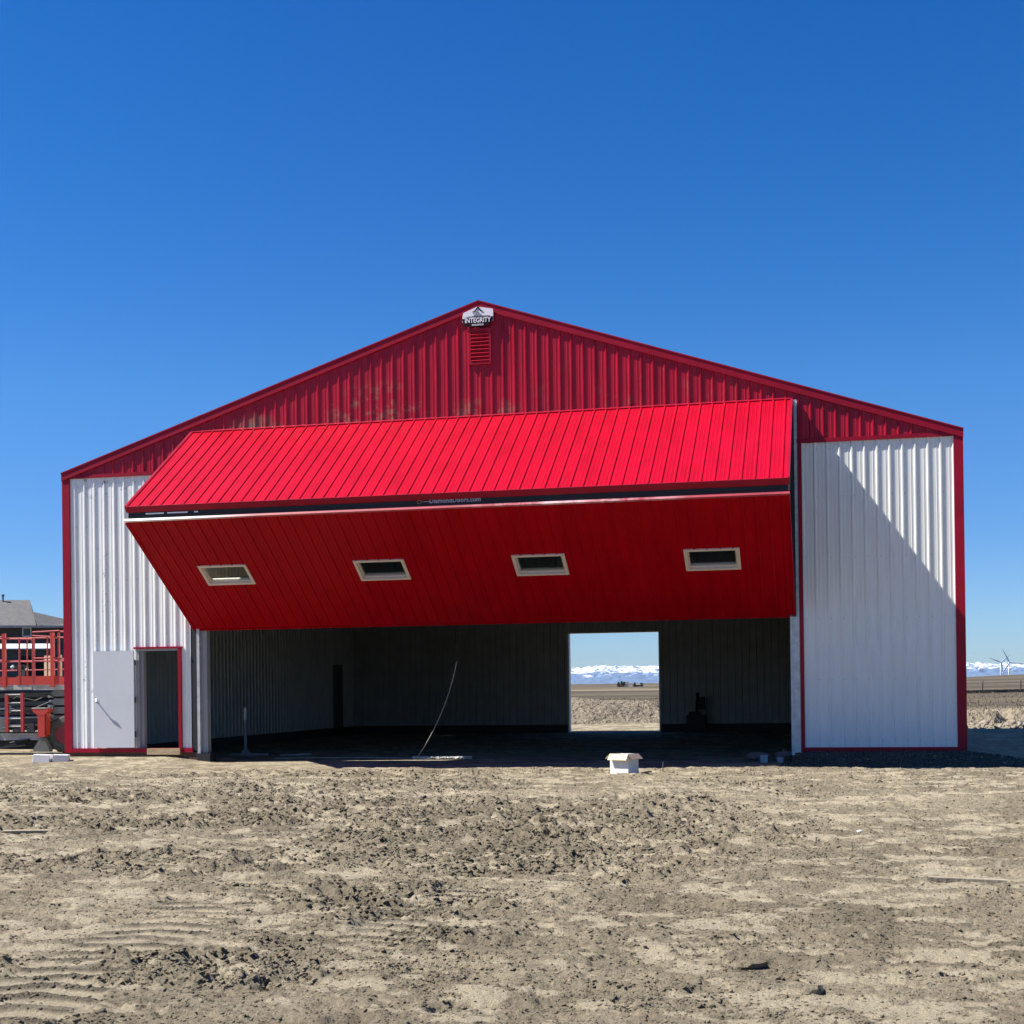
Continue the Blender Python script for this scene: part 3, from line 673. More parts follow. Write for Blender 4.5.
# debris by right post
for nm, m_, loc, s, rz, lb in (('block', 'brick', (14.63, -.42, -.29), (.13, .10, .14), .2, 'pale square block, left one of the debris by the right door post'),
                            ('block', 'brick', (14.93, -.2, -.30), (.11, .09, .10), -.4, 'duller block between the pale square block and the right door post')):
    mb = MB(); mb.box((-s[0] / 2, -s[1] / 2, 0), (s[0] / 2, s[1] / 2, s[2])); b = mb.build(nm, m_); b.location = loc; b.rotation_euler = (0, 0, rz); tag(b, lb, 'block')
    md = b.modifiers.new('bev', 'BEVEL'); md.width = .008; md.segments = 2
for loc, s, lb in (((14.48, .35, -.21), (.26, .16, .10), 'brown lump of debris behind the pale square block'), ((14.98, .2, -.19), (.17, .13, .12), 'brown lump of debris nearest the right door post')):
    bm = bmesh.new(); bmesh.ops.create_icosphere(bm, subdivisions=2, radius=1)
    for v in bm.verts: v.co *= 1 + random.uniform(-.22, .22); v.co.x *= s[0]; v.co.y *= s[1]; v.co.z *= s[2]
    me = bpy.data.meshes.new('debris_lump'); bm.to_mesh(me); bm.free(); b = bpy.data.objects.new('debris_lump', me); col.objects.link(b); me.materials.append(M['bark']); b.location = loc; tag(b, lb, 'debris')
mb = MB(); mb.box((-.14, -.04, 0), (.14, .04, .03)); b = mb.build('board', 'galv'); b.location = (15.0, .9, -.24); tag(b, 'short pale board lying behind the brown debris by the right post', 'board')
# cardboard carton
cb = thing('carton', 'white carton with its kraft flaps folded out, standing before the open hangar', 'carton', (12.47, -3.75, gz(12.47, -3.75) + .003), 0)
cb.rotation_euler = (0, 0, R(-27))
hw, hd, hh, t = .185, .15, .33, .006
mb = MB(); mb.box((-hw, -hd, 0), (hw, -hd + t, hh)); mb.box((-hw, hd - t, 0), (hw, hd, hh)); mb.box((-hw, -hd + t, 0), (-hw + t, hd - t, hh)); mb.box((hw - t, -hd + t, 0), (hw, hd - t, hh)); mb.box((-hw + t, -hd + t, 0), (hw - t, hd - t, .006)); mb.build('carton_body', 'card', cb)
mb = MB(); mb.poly([(-hw, -hd, hh), (hw, -hd, hh), (hw + .01, -hd - .075, hh - .10), (-hw + .0, -hd - .075, hh - .10), (-hw, -hd, hh + .005), (hw, -hd, hh + .005), (hw + .01, -hd - .08, hh - .095), (-hw, -hd - .08, hh - .095)], [(0, 1, 2, 3), (7, 6, 5, 4), (0, 3, 7, 4), (1, 5, 6, 2), (3, 2, 6, 7), (0, 4, 5, 1)]); mb.build('flap', 'cardin', cb)
mb = MB(); mb.poly([(hw, -hd, hh), (hw, hd, hh), (hw + .09, hd, hh - .085), (hw + .09, -hd, hh - .085), (hw, -hd, hh + .005), (hw, hd, hh + .005), (hw + .095, hd, hh - .08), (hw + .095, -hd, hh - .08)], [(0, 1, 2, 3), (7, 6, 5, 4), (0, 3, 7, 4), (1, 5, 6, 2), (3, 2, 6, 7), (0, 4, 5, 1)]); mb.build('flap', 'cardbrown', cb)
mb = MB(); mb.poly([(-hw, hd, hh), (-hw, -hd, hh), (-hw - .09, -hd, hh - .08), (-hw - .09, hd, hh - .08), (-hw, hd, hh + .005), (-hw, -hd, hh + .005), (-hw - .095, -hd, hh - .075), (-hw - .095, hd, hh - .075)], [(0, 1, 2, 3), (7, 6, 5, 4), (0, 3, 7, 4), (1, 5, 6, 2), (3, 2, 6, 7), (0, 4, 5, 1)]); mb.build('flap', 'cardin', cb)
mb = MB(); mb.box((-.09, -.03, 0), (.09, .03, .02)); b = mb.build('board', 'wood'); b.location = (12.83, -3.65, gz(12.83, -3.65) + .015); b.rotation_euler = (0, R(-8), .2); tag(b, 'short dark scrap of wood lying right of the white carton', 'board')
# stakes poking out of the ground
for x_, y_, h_, lb in ((13.05, -3.2, .17, 'short thin stake in the earth right of the white carton'), (15.7, -13.2, .07, 'tiny dark twig poking from the earth at the right')):
    mb = MB(); mb.tube([(0, 0, -.05), (.01, 0, h_)], [.012, .006], 6); b = mb.build('stake', 'post'); b.location = (x_, y_, gz(x_, y_)); tag(b, lb, 'stake')
# white blocks by the lift
for x_, y_, w_, h_, rz_, lb in ((-.10, -.78, .36, .15, .1, 'white foam block lying below the lift jack, left of a pair'), (.27, -.70, .32, .13, .3, 'white foam block next to the red corner trim, right of a pair')):
    mb = MB(); mb.box((-w_ / 2, -.1, -.02), (w_ / 2, .1, h_)); b = mb.build('foam_block', 'foam'); b.location = (x_, y_, gz(x_, y_)); b.rotation_euler = (0, R(2), rz_); tag(b, lb, 'block', None)
    md = b.modifiers.new('bev', 'BEVEL'); md.width = .01; md.segments = 2
# planks and slabs in the foreground
for x_, y_, L_, w_, rz_, m_, lb in ((16.88, -15.9, .58, .06, -.05, 'lath', 'pale splintered plank half sunk in the earth at the right'),
                                    (7.3, -13.1, .9, .09, .45, 'lath', 'long pale lath lying in the earth at the far left'),
                                    (8.6, -12.0, .5, .07, .35, 'lath', 'short pale lath lying beyond the long one at the left')):
    mb = MB(); mb.box((-L_ / 2, -w_ / 2, -.01), (L_ / 2, w_ / 2, .018)); b = mb.build('plank', m_); b.location = (x_, y_, gz(x_, y_) + .002); b.rotation_euler = (R(3), R(1.2), rz_); tag(b, lb, 'plank')
def stone(x_, y_, s, m_, lb, name='stone'):
    bm = bmesh.new(); bmesh.ops.create_icosphere(bm, subdivisions=2, radius=1)
    for v in bm.verts:
        v.co *= 1 + random.uniform(-.16, .16); v.co.x *= s[0]; v.co.y *= s[1]; v.co.z *= s[2]
    me = bpy.data.meshes.new(name); bm.to_mesh(me); bm.free(); b = bpy.data.objects.new(name, me); col.objects.link(b); me.materials.append(M[m_] if isinstance(m_, str) else m_)
    b.location = (x_, y_, gz(x_, y_) + s[2] * .5); b.rotation_euler = (0, 0, random.uniform(0, 3)); tag(b, lb, 'stone'); return b

stone(16.14, -12.35, (.032, .028, .02), 'foam', 'small white chip of stone lying on the earth right of centre')
stone(15.42, -19.5, (.10, .05, .028), gm, 'dark-shadowed flat clod in the right foreground, the farther of two')
stone(15.75, -20.1, (.085, .05, .03), gm, 'flat earth clod in the right foreground, the nearer of two')
# ------------------------------------------------------------------ scissor lift left of the hangar
LF = thing('scissor_lift', 'red and grey scissor lift with guard rails parked at the left corner of the hangar', 'scissor lift', (-1.0, 2.0, -.17))
# local: x negative to the left, ground z=0
def L(mb, name, m_, parent=LF, **k): return mb.build(name, m_, parent, **k)
mb = MB(); mb.box((-5.2, .05, .28), (-.80, .16, .43)); mb.box((-5.2, 1.5, .28), (-.80, 1.62, .43)); mb.box((-5.2, .17, .30), (.25, 1.49, .38)); L(mb, 'chassis', 'liftlight')
# stacked scissor arms
mb = MB()
for i, z in enumerate((.70, .90, 1.10, 1.30)):
    mb.beam((-4.9, .35, z - .03), (-.35, .35, z + .03), .07, .105, (0, 0, 1)); mb.beam((-4.9, 1.25, z - .03), (-.35, 1.25, z + .03), .07, .105)
L(mb, 'scissor_arms', 'liftgrey')
mb = MB()
for i, z in enumerate((.68, .88, 1.08, 1.28)):
    mb.box((-.52, .10, z), (.28, .22, z + .155)); 
    mb.prism([(-.60, z + .078), (-.52, z), (-.52, z + .155)], .10, .22)
L(mb, 'scissor_links', mat('link grey', (.14, .145, .14), .55, 0, .2, 4))
mb = MB()
for z in (.63, .80, 1.01): mb.tube([(-5, .2, z), (-.62, .2, z)], .022, 8)
for i in range(7): mb.tube([(-.66 + .03 * (i % 2), .1, .62 + i * .11), (-.66 + .03 * (i % 2), .3, .62 + i * .11)], .03, 8)
L(mb, 'cross_rods', 'galv')
mb = MB()
for i in range(5):
    z = .55 + .17 * i; mb.tube([(-1.9 + .1 * i, .0, z), (-1.4, -.02, z + .05 * (-1) ** i), (-.95, .02, z - .04), (-.6, .05, z + .1)], .014, 6)
L(mb, 'hydraulic_hose', 'machine')
for i in range(6):
    mb = MB(); mb.box((-2.6 + .36 * i, -.015, .47), (-2.42 + .36 * i, .04, .55 + .12 * (i % 3))); L(mb, 'bracket', 'liftgrey')
mb = MB(); mb.box((-4.9, .45, .50), (-.45, 1.15, 1.38)); L(mb, 'added_dark_backing', 'machine')  # dark box added to close the bright gaps behind the scissor arms
mb = MB(); mb.box((-5.1, -.02, 1.44), (-1.02, 1.75, 1.55)); mb.box((-1.00, -.01, 1.43), (.35, 1.74, 1.54)); L(mb, 'platform_deck', 'liftlight')
mb = MB()
for a, b in ((-5.1, -1.62), (-1.40, -1.0), (-.93, -.32), (-.10, .35)): mb.box((a, -.03, 1.55), (b, -.01, 1.75))
mb.box((-5.1, 1.72, 1.55), (.3, 1.745, 1.75)); L(mb, 'toe_board', 'orange')
mb = MB(); ra = .022
for x_ in (-1.32, -.98): mb.tube([(x_, -.02, 1.55), (x_, -.02, 2.62)], ra, 8)
for x_ in (-1.134, -.62, .05): mb.tube([(x_, .0, 1.55), (x_, .0, 2.66)], ra * .8, 8)
for z in (1.90,): mb.tube([(-5.1, 1.2, z), (.3, 1.2, z + .02)], ra * .7, 8)
for z in (2.10, 2.62): mb.tube([(-1.75, -.02, z), (-.98, -.02, z - .02)], ra * .8, 8)
for z, dz in ((2.10, -.03), (2.16, 0), (2.76, .02), (2.68, -.05)): mb.tube([(-.98, -.02, z), (-.3, -.02, z + dz)], ra * .8, 8)
mb.tube([(-.33, .0, 1.55), (-.33, .0, 2.75)], .03, 8)
for z in (2.14, 2.76): mb.tube([(-.3, .0, z), (.35, .0, z - .02)], ra, 8)
for z in (2.12, 2.66): mb.tube([(-5.1, -.02, z + .06), (-1.75, -.02, z)], ra, 8)
for x_ in (-2.5, -3.4, -4.3, -5.1): mb.tube([(x_, -.02, 1.55), (x_, -.02, 2.72)], ra, 8)
for z in (2.14, 2.70): mb.tube([(-5.1, 1.73, z), (.35, 1.73, z)], ra, 8)
for x_ in (-5.1, -4, -3, -2, -.6, .33): mb.tube([(x_, 1.73, 1.55), (x_, 1.73, 2.70)], ra, 8)
L(mb, 'guard_rail', 'orange_worn')
for x_ in (-1.70, -.47):
    mb = MB(); mb.box((x_ - .045, -.06, 1.50), (x_ + .045, -.01, 2.74)); L(mb, 'corner_post', 'orange')
mb = MB(); mb.box((-1.52, .2, 1.76), (-1.40, .35, 2.02)); mb.box((-1.64, .22, 1.92), (-1.3, .34, 2.0)); mb.tube([(-1.45, .25, 1.55), (-1.45, .25, 1.8)], .03, 8); L(mb, 'control_box', 'machine')
mb = MB(); mb.tube([(-1.66, .2, 1.95), (-1.60, .2, 1.99)], .04, 10); L(mb, 'control_lamp', 'galv')
mb = MB(); mb.tube([(-1.28, .2, 1.9), (-1.24, .2, 1.93)], .03, 10); L(mb, 'control_lamp', 'galv')
# access ladder
mb = MB(); mb.box((-1.66, -.10, .47), (-1.58, -.04, 1.34)); mb.box((-1.26, -.10, .47), (-1.19, -.04, 1.37)); L(mb, 'ladder', 'orange_worn')
mb = MB()
for z in (.60, .78, .96, 1.14, 1.33): mb.tube([(-1.66, -.07, z), (-1.2, -.07, z)], .016, 8)
L(mb, 'ladder_rung', 'liftlight')
# outrigger jack
jx = -.70
mb = MB(); mb.box((jx - .08, -.18, .36), (jx + .09, .03, .95)); mb.prism([(jx - .21, 1.00), (jx + .19, 1.00), (jx + .17, .93), (jx + .08, .85), (jx - .07, .85), (jx - .19, .93)], -.185, .035); mb.box((jx + .102, -.14, .40), (jx + .14, 0, .99))
jk = L(mb, 'outrigger_jack', 'orange')
mb = MB(); mb.box((jx - .22, -.19, 1.003), (jx + .12, .04, 1.03)); mb.build('jack_cap', 'liftlight', jk)
mb = MB(); mb.prism([(jx - .02, .36), (jx + .04, .36), (jx + .19, .08), (jx + .19, .02), (jx - .21, .02), (jx - .21, .08)], -.16, .0); mb.build('jack_foot', 'liftgrey', jk)
# wheels
def wheel(cx_, cy_w):
    mb = MB(); r0, wd = .40, .30; n_ = 36
    prof = [(.20, -wd / 2 + .02), (.30, -wd / 2), (.37, -wd / 2 + .01), (.40, -wd / 2 + .05), (.405, 0), (.40, wd / 2 - .05), (.37, wd / 2 - .01), (.30, wd / 2), (.20, wd / 2 - .02)]
    o_ = len(mb.v)
    for i in range(n_):
        a_ = 2 * math.pi * i / n_; lug = .022 if i % 2 else 0
        for (r_, y_) in prof:
            rr_ = r_ + (lug if r_ > .36 else 0); mb.v.append((cx_ + rr_ * math.cos(a_), cy_w + y_, .40 + rr_ * math.sin(a_)))
    m_ = len(prof)
    for i in range(n_):
        for j in range(m_ - 1): mb.f.append((i * m_ + j, i * m_ + j + 1, ((i + 1) % n_) * m_ + j + 1, ((i + 1) % n_) * m_ + j))
    wh = L(mb, 'wheel', 'tyre')
    mb = MB(); mb.tube([(cx_, cy_w - wd / 2 + .03, .40), (cx_, cy_w + wd / 2 - .03, .40)], .215, 20); mb.tube([(cx_, cy_w - wd / 2 - .0, .40), (cx_, cy_w + wd / 2, .40)], .07, 12); mb.build('rim', 'hub', wh)
wheel(-.24, .12); wheel(-.24, 1.55); wheel(-4.6, .12); wheel(-4.6, 1.55)
mb = MB(); mb.tube([(-1.6, .0, .22), (-1.1, .0, .30)], .02, 8); mb.beam((-1.95, -.05, .10), (-1.15, -.05, .17), .08, .03); mb.beam((-1.4, .0, .2), (-1.75, .0, .14), .06, .03); mb.box((-4.2, .25, .06), (-.4, 1.45, .28)); L(mb, 'underframe_shade_fill', 'machine')  # last box is a dark filler added for the shade beneath the chassis

# timber scraps under the lift
mb = MB(); mb.beam((-2.9, 1.75, -.10), (-1.75, 1.5, -.12), .09, .04); b = mb.build('plank', 'lumber'); tag(b, 'pale board lying on the ground under the scissor lift', 'plank')

# ------------------------------------------------------------------ things beyond
def polar(px, dist, z=0):  # a spot in the countryside at a bearing and a distance
    th = math.atan((px - 512) / cp['f']) - cp['yaw']; d = dist / math.cos(math.atan((px - 512) / cp['f']))
    return Vector((CX + d * math.sin(th), CYY + d * math.cos(th), z))
RZC = cp['yaw']      # rotation that turns a thing's -y face to the camera side
# house at the left
hp = polar(30, 114); hg = float(base_z(np.array([hp.x]), np.array([hp.y]))[0])
HS = thing('house', 'dark two storey house under construction with grey shingle roof, beyond the lift', 'house', (hp.x, hp.y, .15), .52)
zoff = .0
mb = MB(); mb.box((-14, -1.1, hg - .5), (3.2, 9, 4.6)); mb.build('wall', 'siding2', HS)
mb = MB(); mb.box((-14, .35, 3.95), (3.2, 9, 6.42)); mb.build('wall', 'siding', HS)
mb = MB()
for i in range(12): mb.box((-14, .325, 4.1 + i * .19), (3.2, .349, 4.115 + i * .19))
mb.build('siding_boards', 'siding2', HS)
ez = 6.50
mb = MB(); mb.poly([(-15, -.6, ez), (.55, -.6, ez), (-.05, 4.3, 8.85), (-15, 4.3, 8.85), (-15, 10, ez), (.55, 10, ez)], [(0, 1, 2, 3), (3, 2, 5, 4), (1, 5, 2)]); rf = mb.build('roof', 'shingle', HS)
mb = MB(); mb.poly([(.62, -.62, ez - .02), (5.4, -.62, ez - .02), (4.2, 1.2, ez + .28), (.20, 1.2, 7.72), (5.4, 9, ez - .05), (.35, 9, ez)], [(0, 1, 2, 3), (2, 1, 4), (3, 2, 4, 5)]); mb.build('roof', 'shingle', HS)
mb = MB(); mb.box((-15, -.64, ez - .16), (5.2, -.55, ez + .02)); mb.build('gutter', 'liftlight', HS)
mb = MB(); mb.tube([(-2.15, 4, 8.6), (-2.15, 4, 9.15)], .08, 10); mb.tube([(-2.15, 4, 9.10), (-2.15, 4, 9.28)], .13, 10); mb.build('flue', 'galv_dark', rf)
mb = MB(); mb.box((-.55, .28, 5.65), (.15, .34, 6.38)); wf = mb.build('window', 'whitepaint', HS)
mb = MB(); mb.box((-.47, .26, 5.73), (.07, .279, 6.30)); mb.build('pane', mat('dark pane', (.02, .03, .03), .1), wf)
mb = MB(); mb.poly([(-14, -1.85, 4.66), (1.75, -1.85, 4.66), (1.75, -1.15, 5.04), (-14, -1.15, 5.04), (-14, -1.85, 4.60), (1.75, -1.85, 4.60), (1.75, -1.15, 4.60), (-14, -1.15, 4.60)], [(0, 1, 2, 3), (4, 5, 1, 0), (1, 5, 6, 2), (0, 3, 7, 4), (5, 4, 7, 6)]); tag(mb.build('fascia_board', 'whitepaint', HS), 'white fascia board across the dark house wall')
mb = MB()
for a, b in ((-.75, 1.1),): mb.box((a, -1.12, 2.35), (b, -1.102, 4.05))
mb.build('garage_opening', 'hole', HS)
mb = MB(); mb.beam((1.5, -3.1, 2.35), (1.5, -2.0, 4.05), .72, .05, (0, 1, .2)); tag(mb.build('board_sheet', 'osb', HS), 'tan sheet of board over the opening')
mb = MB(); mb.beam((2.32, -3.1, 2.4), (2.32, -2.0, 4.1), .34, .05, (0, 1, .2)); mb.build('board_sheet', 'lumber', HS)
mb = MB(); mb.beam((2.78, -3.1, 2.4), (2.78, -2.0, 4.0), .12, .05, (0, 1, .2)); mb.build('stud', 'lumber', HS)

# gravel pile and rubble heaps behind
def mound(name, cx_, cy_m, rx_, ry_, hgt, seed, label, m_, cat='pile', rough=.12, n_=60, plateau=.5):
    xs_, ys_ = np.meshgrid(np.linspace(-1.05, 1.05, n_), np.linspace(-1.05, 1.05, n_), indexing='ij')
    rr_ = np.hypot(xs_, ys_); h_ = hgt * ss(1.0, plateau, rr_ + .25 * (fbm(xs_ * 2.2, ys_ * 2.2, 3, seed) - .5)) 
    X_ = cx_ + xs_ * rx_; Y_ = cy_m + ys_ * ry_
    h_ = h_ * (.8 + .4 * fbm(xs_ * 3, ys_ * 3, 3, seed + 5)) + rough * hgt * (fbm(X_ / .12, Y_ / .12, 2, seed + 9) - .5) * (h_ > .02) - .06 * (rr_ > .98)
    z_ = base_z(X_, Y_) + h_ - .02
    v_ = np.stack([X_, Y_, z_], -1).reshape(-1, 3); ii = np.arange(n_ - 1)[:, None] * n_ + np.arange(n_ - 1)[None]
    F_ = np.stack([ii, ii + n_, ii + n_ + 1, ii + 1], -1).reshape(-1, 4)
    me = bpy.data.meshes.new(name); me.from_pydata(v_.tolist(), [], F_.tolist()); me.update(); me.materials.append(m_)
    o = bpy.data.objects.new(name, me); col.objects.link(o); tag(o, label, cat); return o
M['pile'] = mat('piled gravel', (.20, .168, .125), .95, 0, .35, 9, .8, 22, .1)
M['pile2'] = mat('piled earth', (.20, .168, .12), .95, 0, .35, 5, .8, 14, .1)
gp = mound('gravel_pile', 5.6, 31.5, 5.0, 3.2, .92, 3, 'flat-topped heap of pale gravel seen through the rear doorway', M['pile'], rough=.10, n_=200, plateau=.45)
pv_ = np.array([v.co[:] for v in gp.data.vertices]); up_ = pv_[pv_[:, 2] > base_z(pv_[:, 0], pv_[:, 1]) + .04]
pk = up_[rng.integers(0, len(up_), 9000)] + rng.uniform(-.02, .02, (9000, 3)) * np.array([1, 1, .2])
scatter('gravel', pk[:, 0], pk[:, 1], pk[:, 2], rng.uniform(.010, .026, 9000), .7, M['pile'], 'coarse gravel lying on the flat-topped heap behind the hangar')
mound('gravel_pile', -1.2, 33.5, 2.6, 2.6, .80, 13, 'lower gravel heap left of the flat-topped one behind the hangar', M['pile'], rough=.10, n_=80, plateau=.6)
mound('rubble_heap', 20.9, 26.5, 1.3, 1.6, .42, 21, 'low earth heap right behind the right corner of the hangar', M['pile2'], rough=.5, n_=60)
mound('rubble_heap', 22.6, 27.0, 1.3, 1.5, .50, 33, 'earth and rubble heap beyond the right corner, taller of two', M['pile2'], rough=.35, n_=60, plateau=.2)
mound('rubble_heap', 26.6, 35.0, 1.4, 1.4, .55, 37, 'small earth heap at the right edge of the picture', M['pile2'], rough=.5, n_=50)
n = 1500; x = rng.uniform(20, 28, n); yy = rng.uniform(19, 38, n); sz = rng.uniform(.03, .10, n) * (rng.random(n) ** 2 + .4)
scatter('rubble', x, yy, base_z(x, yy) + sz * .3, sz, .7, mat('rubble', (.25, .21, .16), .95, 0, .4, 6), 'loose rubble strewn behind the hangar on the right')
# rough grass tufts behind
def tufts(name, xs_, ys_, hmin, hmax, m_, label):
    mb = MB()
    zz = base_z(xs_, ys_) + detail(xs_, ys_)
    for x_, y_, z_ in zip(xs_, ys_, zz):
        for k_ in range(5):
            a_ = random.uniform(0, 6.28); h_ = random.uniform(hmin, hmax); dx, dy = math.cos(a_), math.sin(a_)
            mb.poly([(x_ - dy * .03, y_ + dx * .03, z_ - .02), (x_ + dy * .03, y_ - dx * .03, z_ - .02), (x_ + dx * h_ * .5, y_ + dy * h_ * .5, z_ + h_)], [(0, 1, 2)])
    o = mb.build(name, m_, smooth=True); tag(o, label, None, None, 'stuff')
n = 2600; th_ = rng.uniform(.0, .48, n) - cp['yaw'] + .0; rr_ = rng.uniform(62, 170, n)
th_ = np.where(rng.random(n) < .5, rng.uniform(.29, .42, n), rng.uniform(.02, .12, n)) - cp['yaw']
x = CX + rr_ * np.sin(th_); y = CYY + rr_ * np.cos(th_)
tufts('dry_grass', x, y, .05, .16, mat('dead grass', (.20, .165, .11), .95, 0, .3, .5), 'dead brown prairie grass beyond the building site')
# brush line with fence, right
def brush_line(px0, px1, dist, hgt, nn, seed, label):
    mb = MB()
    for i in range(nn):
        p = polar(px0 + (px1 - px0) * random.random(), dist * random.uniform(.985, 1.015)); z_ = float(base_z(np.array([p.x]), np.array([p.y]))[0])
        h_ = hgt * random.uniform(.4, 1.1)
        for k_ in range(4):
            a_ = random.uniform(0, 6.28); r_ = random.uniform(.1, .5)
            q = Vector((p.x + r_ * math.cos(a_), p.y + r_ * math.sin(a_), z_)); s_w = random.uniform(.12, .3)
            mb.poly([(q.x - s_w, q.y, q.z - .1), (q.x + s_w, q.y, q.z - .1), (q.x + s_w * .6, q.y + .2, q.z + h_), (q.x - s_w * .6, q.y - .1, q.z + h_ * .8)], [(0, 1, 2, 3)])
    o = mb.build('brush', 'brush', smooth=True); tag(o, label, None, None, 'stuff')
brush_line(900, 1100, 150, .26, 1400, 1, 'line of dark dry brush along the prairie fence')
#brush_line(540, 700, 190, .22, 900, 2, 'band of dry brush beyond the gravel pile')
fn = thing('fence', 'wire fence with dark posts crossing the prairie right of the hangar', 'fence', (0, 0, 0))
fp_ = [polar(px, 148) for px in (867, 905.5, 944, 982.3, 1020.5, 1059)]
for p in fp_: p.z = float(base_z(np.array([p.x]), np.array([p.y]))[0])
for p in fp_:
    mb = MB(); mb.tube([(p.x, p.y, p.z - .3), (p.x + random.uniform(-.03, .03), p.y, p.z + 1.25)], .075, 7); mb.build('post', 'post', fn)
mb = MB()
for h_ in (.35, .7, 1.05): mb.tube([(p.x, p.y - .08, p.z + h_) for p in fp_], .012, 4)
mb.build('wire', 'galv_dark', fn)
# far farmsteads
def farmhouse(px, dist, w_, h_, label, m_):
    p = polar(px, dist); z_ = float(base_z(np.array([p.x]), np.array([p.y]))[0]) - .5
    t_ = thing('farm_building', label, 'farm building', (p.x, p.y, z_), RZC)
    mb = MB(); mb.box((-w_ / 2, 0, 0), (w_ / 2, w_ * .6, h_)); mb.build('wall', m_, t_)
    mb = MB(); mb.poly([(-w_ / 2 - .3, -.4, h_), (w_ / 2 + .3, -.4, h_), (w_ / 2 + .3, w_ * .3, h_ * 1.6), (-w_ / 2 - .3, w_ * .3, h_ * 1.6), (-w_ / 2 - .3, w_ * .6 + .4, h_), (w_ / 2 + .3, w_ * .6 + .4, h_)], [(0, 1, 2, 3), (3, 2, 5, 4), (0, 3, 4), (1, 5, 2)]); mb.build('roof', 'shingle', t_)
farmhouse(626.5, 720, 1.8, 1.9, 'tiny white farm building right of the dark trees, through the rear doorway', 'whitepaint')
farmhouse(638, 760, 4.5, 1.3, 'low grey farm shed at the skyline right of the white one', 'siding2')
def conifer(px, dist, h_, w_, label, group=None):
    p = polar(px, dist); z_ = float(base_z(np.array([p.x]), np.array([p.y]))[0])
    t_ = thing('tree', label, 'tree', (p.x, p.y, z_ - .4), random.uniform(0, 6), group)
    mb = MB(); mb.tube([(0, 0, 0), (0, 0, h_ * .9)], [.25, .05], 7); mb.build('trunk', 'post', t_)
    mb = MB()
    for i in range(220):
        f_ = random.random() ** .8; zz = h_ * (.12 + .88 * f_); r_ = w_ * (1 - f_) ** .6 * random.uniform(.3, 1); a_ = random.uniform(0, 6.28); s_ = random.uniform(.25, .55)
        c0 = Vector((r_ * math.cos(a_), r_ * math.sin(a_), zz)); v1 = Vector((random.uniform(-1, 1), random.uniform(-1, 1), random.uniform(-.6, .4))) * s_; v2 = Vector((random.uniform(-1, 1), random.uniform(-1, 1), random.uniform(-.6, .6))) * s_
        mb.poly([c0 - v1, c0 + v2, c0 + v1], [(0, 1, 2)])
    mb.build('crown', 'treedark', t_, smooth=True)
for px, h_, lb in ((618.5, 2.9, 'leftmost dark tree of the far farmstead seen through the rear doorway'), (621.5, 3.2, 'tallest dark tree of the far farmstead, second from the left'), (624.0, 2.9, 'dark tree next to the tiny white farm building'), (634.5, 2.4, 'lone dark tree left of the low grey farm shed'), (641.5, 2.3, 'dark tree at the right end of the low farm shed')):
    conifer(px, 715, h_, 1.2, lb, 'trees of the far farmstead')

# wind turbines
def turbine(px, dist, hub_h, bl, ang, label):
    p = polar(px, dist); t_ = thing('wind_turbine', label, 'wind turbine', (p.x, p.y, -10), RZC, 'wind turbines on the horizon')
    hz = hub_h + 10
    mb = MB(); mb.tube([(0, 2, 0), (0, 2, hz)], [2.1, 1.2], 14); mb.build('tower', 'turbine', t_, True)
    mb = MB(); mb.tube([(0, -3, hz), (0, -1.8, hz), (0, 6, hz)], [.8, 2.0, 1.8], 10); mb.build('nacelle', 'turbine', t_, True)
    for k_ in range(3):
        a_ = R(ang + 120 * k_); d_ = Vector((math.cos(a_), 0, math.sin(a_))); n_ = Vector((-math.sin(a_), 0, math.cos(a_))); c0 = Vector((0, -2.6, hz))
        mb = MB(); secs = [(0, 1.1, 1.1), (.08, 1.3, 1.0), (.2, 2.2, .7), (.5, 1.5, .45), (.8, .9, .3), (1, .3, .12)]
        o_ = 0
        for f_, wd, th_b in secs:
            c1_ = c0 + d_ * bl * f_
            for aa in range(8):
                an = aa * math.pi / 4; mb.v.append(tuple(c1_ + n_ * wd * math.cos(an) + Vector((0, th_b * math.sin(an), 0))))
        for i in range(len(secs) - 1):
            for aa in range(8): mb.f.append((i * 8 + aa, i * 8 + (aa + 1) % 8, (i + 1) * 8 + (aa + 1) % 8, (i + 1) * 8 + aa))
        mb.build('blade', 'blade', t_, True)
turbine(1009.3, 3600, 50, 40, 116, 'nearer wind turbine at the right edge, one blade pointing up and left')
turbine(1001.0, 4200, 60, 40, 159, 'farther wind turbine just left of the nearer one')

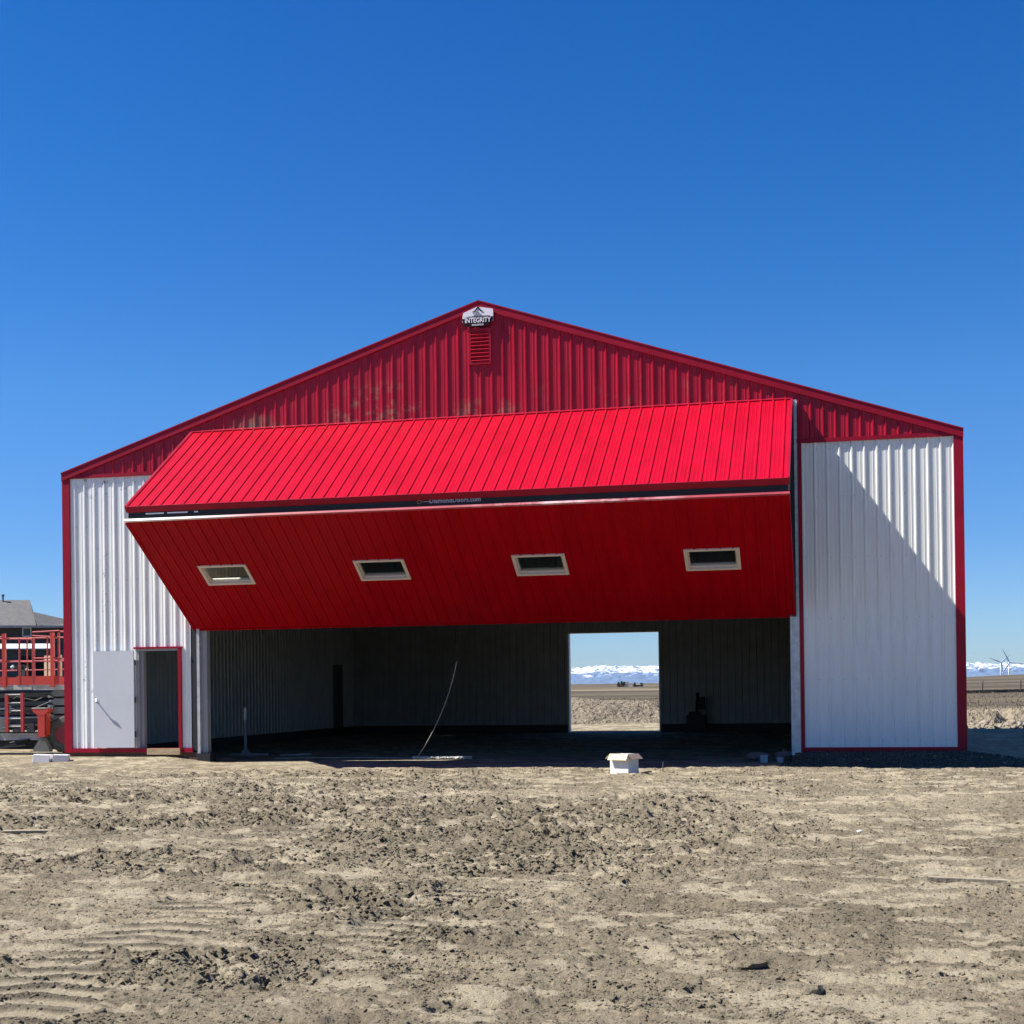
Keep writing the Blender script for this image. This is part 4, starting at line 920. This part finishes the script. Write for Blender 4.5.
# distant mountains
def mountains():
    nA, nD = 1500, 46
    a0 = np.linspace(-.62, .62, nA) - cp['yaw'] * .0 - .0; dd = np.linspace(0, 1, nD)
    A, Q = np.meshgrid(a0, dd, indexing='ij'); Rr = 29000 + Q * 9000; Th = A - cp['yaw']
    x = CX + Rr * np.sin(Th); y = CYY + Rr * np.cos(Th)
    env = 500 + 90 * (fbm(A * 14 + 3, A * 0, 3, 55) - .5) * 2
    n1 = 1 - np.abs(fbm(x / 1500, y / 1500, 4, 60, .55) - .5) * 5
    n2 = 1 - np.abs(fbm(x / 480, y / 480, 3, 66, .6) - .5) * 4
    prof = ss(0, .6, Q) * (1 - .3 * ss(.7, 1, Q))
    z = env * prof * (.50 + .34 * np.clip(n1, -.6, 1) + .17 * np.clip(n2, -1, 1)) + 10
    v = np.stack([x, y, z - 40 * (Q == 0)], -1).reshape(-1, 3)
    i = np.arange(nA - 1)[:, None] * nD + np.arange(nD - 1)[None]
    F = np.stack([i, i + nD, i + nD + 1, i + 1], -1).reshape(-1, 4)
    me = bpy.data.meshes.new('mountains'); me.from_pydata(v.tolist(), [], F.tolist()); me.update()
    o = bpy.data.objects.new('mountains', me); col.objects.link(o)
    m = bpy.data.materials.new('hazed snowy rock'); m.use_nodes = True; global nt, geo
    nt = m.node_tree; b = nt.nodes['Principled BSDF']; b.inputs['Roughness'].default_value = .9
    geo = nt.nodes.new('ShaderNodeNewGeometry'); sp = nt.nodes.new('ShaderNodeSeparateXYZ'); nt.links.new(geo.outputs['Position'], sp.inputs[0])
    mp_ = nt.nodes.new('ShaderNodeMapping'); mp_.inputs['Scale'].default_value = (1 / 230, 1 / 230, 1 / 70); nt.links.new(geo.outputs['Position'], mp_.inputs[0])
    nf = noise(1.0, 8, .7, mp_.outputs[0])
    hf = maprange(sp.outputs['Z'], 120, 420)
    f_ = maprange(math_('ADD', math_('MULTIPLY', nf, 3.4), math_('MULTIPLY', hf, .9)), 2.32, 2.55)
    nt.links.new(mix(f_, (.085, .135, .22), (.52, .57, .66)), b.inputs['Base Color'])  # rock and snow tinted blue, distance haze painted into the colour
    me.materials.append(m); tag(o, 'snow-covered mountains on the far horizon, tinted blue for haze', None, None, 'structure')
mountains()

# air between here and the mountains
HZ = 3.5e-6
mb = MB(); mb.box((-42000, -3000, -60), (42000, 44000, 760)); hz = mb.build('haze', M['hole']); hz.data.materials.clear()
hm = bpy.data.materials.new('clear prairie air'); hm.use_nodes = True; hn = hm.node_tree
for nd in list(hn.nodes):
    if nd.type == 'BSDF_PRINCIPLED': hn.nodes.remove(nd)
pv = hn.nodes.new('ShaderNodeVolumePrincipled'); pv.inputs['Density'].default_value = HZ; pv.inputs['Color'].default_value = (.55, .72, 1, 1); pv.inputs['Anisotropy'].default_value = .2
hn.links.new(pv.outputs[0], [n for n in hn.nodes if n.type == 'OUTPUT_MATERIAL'][0].inputs['Volume'])
hz.data.materials.append(hm); tag(hz, 'thin blue air between the hangar and the far mountains', None, None, 'stuff')
